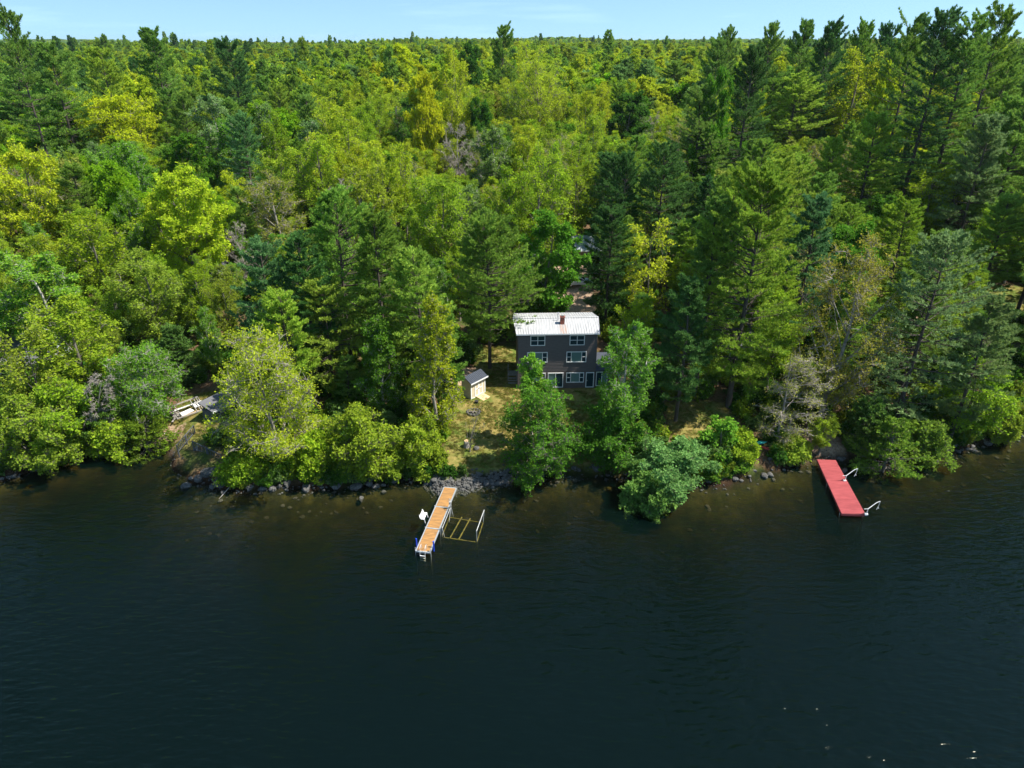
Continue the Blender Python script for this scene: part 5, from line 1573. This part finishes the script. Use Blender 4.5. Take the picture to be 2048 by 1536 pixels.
BIG = [(1612, 916, 1.25, 'big speckled grey boulder at the waterline just left of the red dock'), (1597, 922, .8, 'smaller grey boulder left of the big speckled one by the red dock'), (1690, 938, 1.1, 'flat pale boulder in the water right of the red dock'),
       (371, 970, 1.3, 'dark boulder farthest left in the water under the dark balustrade'), (398, 961, 1.35, 'grey boulder second from the left under the dark balustrade'), (422, 955, 1.8, 'largest grey boulder under the dark balustrade'), (444, 971, 1.6, 'broad grey boulder left of the leaning pole'),
       (500, 979, .9, 'boulder at the water just right of the leaning pole'), (545, 977, 1.0, 'boulder under the drooping tip of the wide leaning maple'), (575, 972, 1.1, 'grey boulder between the leaning maple and the rounded shrub'), (612, 976, 1.2, 'long boulder right of the wide leaning maple'), (640, 968, 1.0, 'grey boulder on the bank below the rounded yellow-green shrub'),
       (672, 972, 1.1, 'boulder at the water under the rounded yellow-green shrub'), (712, 973, 1.3, 'pale topped boulder below the right side of the rounded shrub'), (738, 968, .9, 'boulder near the right end of the left rock pile'), (767, 978, .62, 'small pale boulder alone in the shallows'), (722, 993, .8, 'reddish boulder just breaking the water offshore'),
       (800, 948, .8, 'pale boulder on the bank left of the wooden dock'), (870, 968, .8, 'boulder at the left foot of the wooden dock'), (1187, 927, 1.0, 'pale boulder on the shady bank between the two birches'), (1192, 944, 1.1, 'boulder at the water below the white-stemmed birch'), (1157, 941, .7, 'small boulder at the water between the two birches'), (1045, 950, 1.0, 'boulder at the foot of the dark green birch'),
       (1493, 936, 1.8, 'large slanting boulder on the bank near the kayaks'), (1470, 958, .9, 'boulder at the water right of the alder bush'), (1530, 948, .8, 'boulder at the water below the kayaks'),
       (1908, 892, .9, 'pale boulder in the cluster right of the low bright hemlock'), (1922, 890, .8, 'second pale boulder in the cluster at the right shore'), (1948, 897, .95, 'flat brownish boulder in the water at the right shore'), (1850, 914, 1.1, 'grey boulder at the water beside the bank shrub'), (1872, 917, .9, 'boulder half under water right of the bank shrub')]
for px, py, s, lab in BIG:
    p = at_z(px, py, .15)
    rock(p.x, p.y, s, lab)
rr = random.Random(14)
xs_ = -56.0
while xs_ < 62:
    ysh = float(np.interp(xs_, SHORE[:, 0], SHORE[:, 1]))
    if not (-43.5 < xs_ < -37.5 or -8.6 < xs_ < -5.2 or 33.5 < xs_ < 36.5):
        rock(xs_, ysh + rr.uniform(-.5, .7), rr.uniform(.35, .95), None, 'small rocks lining the shore', r=rr)
    xs_ += rr.choice([.6, .7, 1.0, 1.8, 3.6])
# cobble bank by the dock and stones under the shallows: uncountable
cob_col = bpy.data.collections.new('cobble shapes')
for i in range(3):
    me = ROCKS[i].copy(); me.materials.clear(); me.materials.append(M['rock']); me.name = 'cobble'
    cob_col.objects.link(bpy.data.objects.new('cobble_shape_%d' % i, me))
U = [[], [], [], [], []]
for _ in range(2000):
    if rr.random() < .6: x_ = rr.uniform(-9.4, 3.5); off = rr.gauss(.2, .45)
    else: x_ = rr.uniform(-58, 62); off = rr.gauss(-.1, .7)
    ysh = float(np.interp(x_, SHORE[:, 0], SHORE[:, 1])); y_ = ysh + off
    s_ = rr.uniform(.06, .17) * (1 + (rr.random() > .92))
    U[0].append((x_, y_, gz(x_, y_) + .02)); U[1].append((s_, s_ * rr.uniform(.6, .95), s_ * .7)); U[2].append(rr.randrange(3)); U[3].append((0, 0, rr.uniform(0, 6.28))); U[4].append((1, 1, 1, 1))
for _ in range(160):                                         # pale stones on the bed
    x_ = rr.uniform(-45, 60); off = -abs(rr.gauss(0, 4.0)) - .6
    y_ = float(np.interp(x_, SHORE[:, 0], SHORE[:, 1])) + off
    s_ = rr.uniform(.08, .34)
    U[0].append((x_, y_, gz(x_, y_) + .02)); U[1].append((s_, s_ * .85, s_ * .55)); U[2].append(rr.randrange(3)); U[3].append((0, 0, rr.uniform(0, 6.28))); U[4].append((1, 1, 1, 1))
scatter('cobbles', 'cob', *U, cob_col, 'grey cobbles and small stones along the waterline')

# ------------------------------------------------------------------ things on the lawn and the bank
p = on_ground(947, 825)
fp = thing('fire_pit', 'round stone fire pit on the lawn in front of the shed', 'fire pit', (p.x, p.y, gz(p.x, p.y)))
for k in range(13):
    a = k * 2 * math.pi / 13
    o = link('stone', ROCKS[k % 7], fp, (math.cos(a) * .74, math.sin(a) * .74, .08), a * 3)
    o.scale = (.19, .15, .14)
MB().tube([(0, 0, -.05), (0, 0, .04)], [.68, .62], 20).build('ash_bed', M['rope'], fp)
b = MB()
for a in (.3, 1.4, 2.5): b.tube([(math.cos(a) * .5, math.sin(a) * .5, .08), (-math.cos(a) * .5, -math.sin(a) * .5, .17)], .06)
b.build('burnt_log', M['bark_grey'], fp)
p = on_ground(953, 806)
tag(link('dark_bucket', MB().tube([(0, 0, 0), (0, 0, .25), (0, 0, .3)], [.2, .24, .25], 14).build('tmp', M['rope']).data, None, (p.x, p.y, gz(p.x, p.y))), 'small dark tub on the grass between the ramp and the fire pit', 'tub')
bpy.data.objects.remove(bpy.data.objects['tmp'])
p = on_ground(933, 893)
sm = thing('tree_stump', 'pale cut tree stump on the bank above the wooden dock', 'stump', (p.x, p.y, gz(p.x, p.y)))
MB().tube([(0, 0, -.3), (0, 0, 0), (.02, 0, .35), (.03, .01, .75)], [.42, .36, .28, .27], 12).build('wood', M['bark_pale'], sm, 0, True)
MB().tube([(.03, .01, .751), (.03, .01, .765)], [.26, .26], 12).build('cut_face', M['wood_pale'], sm)
p = on_ground(953, 898); rock(p.x, p.y, .8, 'grey boulder on the bank beside the cut stump')
# bare multi-stemmed sapling by the stump
p = on_ground(940, 903)
Wg, Fg = broadleaf(777, 5.2, 1.5, cb=.3, nl=9, ns=4, nt=3, lp=1, ll=.12, lw=.09, shape='vase', rise=2.2, ups=.9, tr=.05, twig=.012, stems=4, lean=(.9, .4))
sp = thing('bare_sapling', 'thin bare multi-stemmed sapling on the bank beside the stump', 'sapling', (p.x, p.y, gz(p.x, p.y)))
a, c = conifer_mesh('sapling', 'bark_grey', 'leaf', Wg, Fg)
link('trunk', a, sp); cc = link('crown', c, sp); cc.color = (.2, .24, .03, 1)

# pole slanting out of the water by the left rocks
p, q = at_z(466, 966, .5), at_z(438, 998, -.1)
tag(MB().tube([p, p.lerp(q, .5), q], [.05, .045, .03], 7).build('leaning_pole', M['wood_grey']), 'pale pole slanting into the water below the wide leaning maple', 'pole')
p = on_ground(328, 868)
pb = MB().box(-.75, .75, -.07, .07, 0, .05).build('loose_board', M['white']); pb.location, pb.rotation_euler = (p.x, p.y, gz(p.x, p.y) + .04), (0, 0, .25)
tag(pb, 'white board lying on the grass above the little cove', 'board')

# old dock frames and boards stacked above the left point
F0, F1, F2, F3 = on_ground(357, 851), on_ground(411, 817), on_ground(398, 803), on_ground(340, 836)
zb = gz((F0.x + F2.x) / 2, (F0.y + F2.y) / 2)
fr = thing('old_dock_frame', 'large grey ladder-like dock frame lying on the lumber pile at the left point', 'dock frame', (F0.x, F0.y, zb + .35))
o_ = Vector((F0.x, F0.y, zb + .35))
e = [Vector((v.x, v.y, zb + .35 + dz)) - o_ for v, dz in ((F0, 0), (F1, .1), (F2, .75), (F3, .65))]
MB().beam(e[0], e[1], .09, .14).build('rail', M['wood_grey'], fr); MB().beam(e[3], e[2], .09, .14).build('rail', M['wood_grey'], fr)
for t in (.03, .2, .72, .84, .92, .985): MB().beam(e[0].lerp(e[1], t), e[3].lerp(e[2], t), .07, .1).build('rung', M['wood_grey'], fr)
rb_ = random.Random(4)
mid = (F0 + F1 + F2 + F3) / 4
ang = math.atan2((F1 - F0).y, (F1 - F0).x)
for k, (lab, u, v, L_, w_, dz, da, mt_) in enumerate((
        ('white sheet panel flat in the middle of the lumber pile', -.2, -.1, 1.5, .9, .30, .2, 'white'), ('long white board along the back of the lumber pile', .3, .9, 3.4, .2, .5, .03, 'white'), ('grey board on the back edge of the lumber pile', -.5, 1.25, 2.6, .22, .42, -.06, 'wood_grey'),
        ('square white panel at the right end of the lumber pile', 1.15, .15, .9, .8, .32, .1, 'white'), ('tan board lying along the front of the lumber pile', .4, -.85, 3.0, .18, .18, .02, 'wood_pale'), ('short grey plank propped at the left end of the lumber pile', -1.7, -.2, 1.4, .2, .35, .9, 'wood_grey'),
        ('wide grey panel under the dock frame on the lumber pile', -.9, .35, 1.6, 1.0, .22, -.15, 'wood_grey'), ('pale box frame on the back left of the lumber pile', -1.4, .95, .9, .6, .45, .35, 'bark_pale'))):
    x_ = mid.x + math.cos(ang) * u - math.sin(ang) * v; y_ = mid.y + math.sin(ang) * u + math.cos(ang) * v
    o = MB().box(-L_ / 2, L_ / 2, -w_ / 2, w_ / 2, 0, .05 if w_ < .7 else .08).build('board', M[mt_])
    o.location, o.rotation_euler = (x_, y_, gz(x_, y_) + dz), (rb_.uniform(-.08, .08), rb_.uniform(-.08, .08), ang + da)
    tag(o, lab, 'board', 'boards on the lumber pile')

# kayaks drawn up on the right bank
def kayak(label, px, py, L_, rz, colr, z):
    p = on_ground(px, py)
    m_ = pbr('kayak_plastic', colr, .45, .1, 3, spec=.5)
    t = thing('kayak', label, 'kayak', (p.x, p.y, gz(p.x, p.y) + .05), rz)
    V, Fc, nS, nR = [], [], 17, 12
    for i in range(nS):
        s = i / (nS - 1) * 2 - 1
        w_ = .34 * (1 - abs(s) ** 2.4) + .008; hh = .17 * (1 - abs(s) ** 3) + .02; lift_ = .16 * abs(s) ** 3
        for k in range(nR):
            a = 2 * math.pi * k / nR
            V.append((s * L_ / 2, math.cos(a) * w_, lift_ + .18 + math.sin(a) * hh * (1 if math.sin(a) < 0 else .65)))
    for i in range(nS - 1):
        for k in range(nR): Fc.append((i * nR + k, i * nR + (k + 1) % nR, (i + 1) * nR + (k + 1) % nR, (i + 1) * nR + k))
    MB().add(V, Fc).build('hull', m_, t, 0, True)
    MB().tube([(-.45 + .42 * math.cos(a) , .21 * math.sin(a), .315) for a in np.arange(16) * math.pi / 8], .025, 6, True).build('cockpit_rim', M['rope'], t)
    MB().box(-.8, -.2, -.17, .17, .27, .30).build('seat', M['rope'], t, .01)
    return t


kayak('dark teal kayak on the bank nearest the alder bush', 1465, 889, 3.2, -.22, (.01, .09, .10), 1.4)
kayak('bright turquoise kayak on the bank under the bare sideways branches', 1508, 888, 2.8, -.1, (.02, .42, .40), 1.4)
kayak('red kayak on the bank between the turquoise kayak and the red dock', 1548, 902, 3.0, -.25, (.55, .07, .06), 1.0)
kayak('orange-red kayak higher up the bank nearest the red dock', 1572, 900, 3.0, -.35, (.60, .12, .06), 1.4)

# car parked at the end of the driveway
p = on_ground(1158, 573)
car = thing('parked_car', 'white car parked among the trees at the end of the driveway', 'car', (p.x, p.y + .5, gz(p.x, p.y) + .02), .06)
m_ = pbr('white_car_paint', (.72, .73, .74), .3, .05, 2, spec=.6)
lo = [(-2.25, .35), (2.25, .35), (2.28, .75), (2.1, .92), (1.0, 1.02), (-1.9, 1.02), (-2.25, .85)]
MB().prism([(x, -.86, z) for x, z in lo], (0, 1.72, 0)).build('body', m_, car, .08)
hi = [(1.0, 1.0), (.25, 1.5), (-1.35, 1.52), (-1.95, 1.0)]
MB().prism([(x, -.72, z) for x, z in hi], (0, 1.44, 0)).build('cabin', m_, car, .06)
for pts in ([(.78, 1.06), (.2, 1.43), (-.45, 1.44), (-.45, 1.06)], [(-.55, 1.06), (-.55, 1.44), (-1.28, 1.44), (-1.72, 1.06)]):
    for y in (-.75, .725): MB().prism([(x, y, z) for x, z in pts], (0, .025, 0)).build('side_window', M['glass_dark'], car)
MB().prism([(1.0, -.6, 1.04), (1.0, .6, 1.04), (.3, .6, 1.49), (.3, -.6, 1.49)], (.03, 0, .02)).build('windscreen', M['glass_dark'], car)
for x in (-1.4, 1.4):
    for y in (-.82, .62):
        wq_ = MB().tube([(x, y, .33), (x, y + .2, .33)], .33, 20).build('wheel', M['rope'], car)
        MB().tube([(x, y - .012, .33), (x, y + .212, .33)], .19, 16).build('rim', M['alu'], wq_)
for y in (-.62, .62): MB().box(2.2, 2.3, y - .16, y + .16, .7, .84).build('headlight', M['trim'], car, .02)
# ------------------------------------------------------------------ labels of the repeats: each named from the landmark it stands by
LAND = [('large golden oak', 'the large golden oak'), ('brilliant lime maple', 'the brilliant lime maple'), ('large yellow-green maple at the left edge', 'the large maple at the left edge'),
        ('round-topped pine', 'the round-topped skyline pine'), ('tall pine at the left edge of the skyline', 'the tall left-edge skyline pine'), ('lone tall pine', 'the lone central skyline pine'),
        ('dark fresh-green maple in', 'the dark fresh-green central maple'), ('silver-grey bare', 'the silver-grey bare tree'), ('dark green rounded maple', 'the dark rounded maple right of centre'),
        ('tall pale maple with', 'the tall pale maple behind the house'), ('open-branched maple', 'the open-branched yellow maple'), ('huge spreading pine', 'the huge spreading pine'),
        ('rust-tinted', 'the rust-tinted maple'), ('straggly grey-green', 'the straggly grey-green pine'), ('giant dark pine', 'the tallest dark pine'), ('dark conical pine', 'the dark conical pine'),
        ('wide dark skyline', 'the wide dark skyline pine'), ('big full pine', 'the big full pine by the house'), ('tall feathery pine', 'the tall feathery pine'), ('brownish budding maple', 'the brownish budding maple'),
        ('deep green birch above', 'the deep green birch'), ('wide yellow-budded', 'the wide leaning shore maple'), ('broad dark pine below', 'the broad dark pine'), ('olive broad-crowned', 'the olive maple at the shore end'),
        ('large yellow-green maple below', 'the large maple under the skyline pine'), ('bright green maple glowing', 'the glowing green maple among pines'), ('blue-green pine between', 'the blue-green pine by the pale maples'),
        ('fresh green leafy maple', 'the leafy maple by the driveway'), ('pale maple above', 'the pale maple above the budding maple'), ('sunlit pine below', 'the sunlit pine on the right slope'),
        ('soft green birch below', 'the soft green birch at the left edge'), ('yellow-green maple over the bank', 'the maple at the right shore end'), ('slim', 'the slim yellow-budded maple'),
        ('layered pine under', 'the layered pine at the left edge'), ('pale layered pine', 'the pale layered pine at the right edge'), ('very dark pine', 'the very dark pine behind the house')]
NOUN = {'pine': 'pine', 'tallpine': 'pine', 'cedar': 'cedar', 'maple': 'maple', 'lime': 'maple', 'oak': 'oak', 'birch': 'birch', 'budding': 'budding maple', 'bare': 'bare tree', 'shrub': 'shrub'}
ADJ = {'pine': 'green', 'pine_lit': 'sunlit', 'pine_dark': 'dark', 'pine_blue': 'bluish', 'yg': 'bright yellow-green', 'yg2': 'yellow-green', 'olive': 'olive', 'lime2': 'leafy green', 'green': 'deep green',
       'dkgreen': 'dark green', 'birch': 'light green', 'soft': 'mossy green', 'tan': 'brownish', 'gold': 'golden', 'none': 'grey', 'hem': 'dark', 'cedar': 'yellowish'}
GROUP = {'white_pine': 'pines of the wood', 'maple_tree': 'maples of the wood', 'birch_tree': 'birches of the wood', 'oak_tree': 'oaks of the wood', 'cedar_tree': 'cedars along the shore', 'bare_tree': 'bare trees in the wood', 'leafy_shrub': 'shrubs along the shore'}
marks = []
for t, kind, x, y, h, r, info in TREES:
    t['group'] = GROUP[KIND[kind][0]]
    if info[0] == 'hero':
        for pre, short in LAND:
            if t['label'].startswith(pre):
                q = proj(x, y, gz(x, y) + h * .75)
                marks.append((q[0], q[1], short))
fam = {}
for t, kind, x, y, h, r, info in TREES:
    if info[0] != 'fill': continue
    q = proj(x, y, gz(x, y) + h * .8)
    best = min(marks, key=lambda m_: math.hypot(m_[0] - q[0], (m_[1] - q[1]) * 1.2))
    dx, dy = q[0] - best[0], q[1] - best[1]
    rel = ('to the left of' if dx < 0 else 'to the right of') if abs(dx) > abs(dy) else ('above' if dy < 0 else 'below')
    fam.setdefault((ADJ[info[1]] + ' ' + NOUN[kind], rel, best[2]), []).append((math.hypot(dx, dy), t))
ORD = ['nearest', 'second', 'third', 'fourth', 'fifth', 'sixth', 'seventh', 'eighth', 'ninth', 'tenth', 'eleventh', 'twelfth', 'thirteenth', 'fourteenth', 'fifteenth', 'sixteenth']
for (what, rel, short), lst in fam.items():
    lst.sort(key=lambda a: a[0])
    for k, (_, t) in enumerate(lst):
        t['label'] = ('%s %s %s' % (what, rel, short)) if len(lst) == 1 else ('%s %s %s %s' % (ORD[min(k, 15)], what, rel, short))

SPOT = [(-48, 'the left cove'), (-33, 'the dark balustrade'), (-18, 'the wide leaning maple'), (-6.4, 'the wooden dock'), (3, 'the front birch'), (16, 'the alder bush'), (26, 'the kayaks'), (34.7, 'the red dock'), (50, 'the right shore bushes')]
fam = {}
for o in list(COL.objects):
    if o.name.startswith('boulder') and o.parent is None and o.get('label') is None:
        o['category'] = 'rock'; o.name = 'shore_rock'
        sp_ = min(SPOT, key=lambda s: abs(s[0] - o.location.x))
        fam.setdefault((sp_[1], o.location.x < sp_[0]), []).append((abs(o.location.x - sp_[0]), o))
for (short, left), lst in fam.items():
    lst.sort(key=lambda a: a[0])
    for k, (_, o) in enumerate(lst):
        o['label'] = 'small grey shore rock, %s to the %s of %s along the waterline' % (ORD[min(k, 15)], 'left' if left else 'right', short)

# ------------------------------------------------------------------ thin air between the camera and the far wood
m, n, l, out = new_mat('haze')
pv = n.new('ShaderNodeVolumePrincipled')
pv.inputs['Color'].default_value = (.72, .86, .95, 1)
pv.inputs['Density'].default_value = .00004
pv.inputs['Anisotropy'].default_value = .2
l.new(pv.outputs[0], out.inputs['Volume'])
tag(MB().box(-5400, 5400, -420, 7600, -18, 70).build('haze', m), 'thin pale air over the lake and the far wood', None, None, 'stuff')
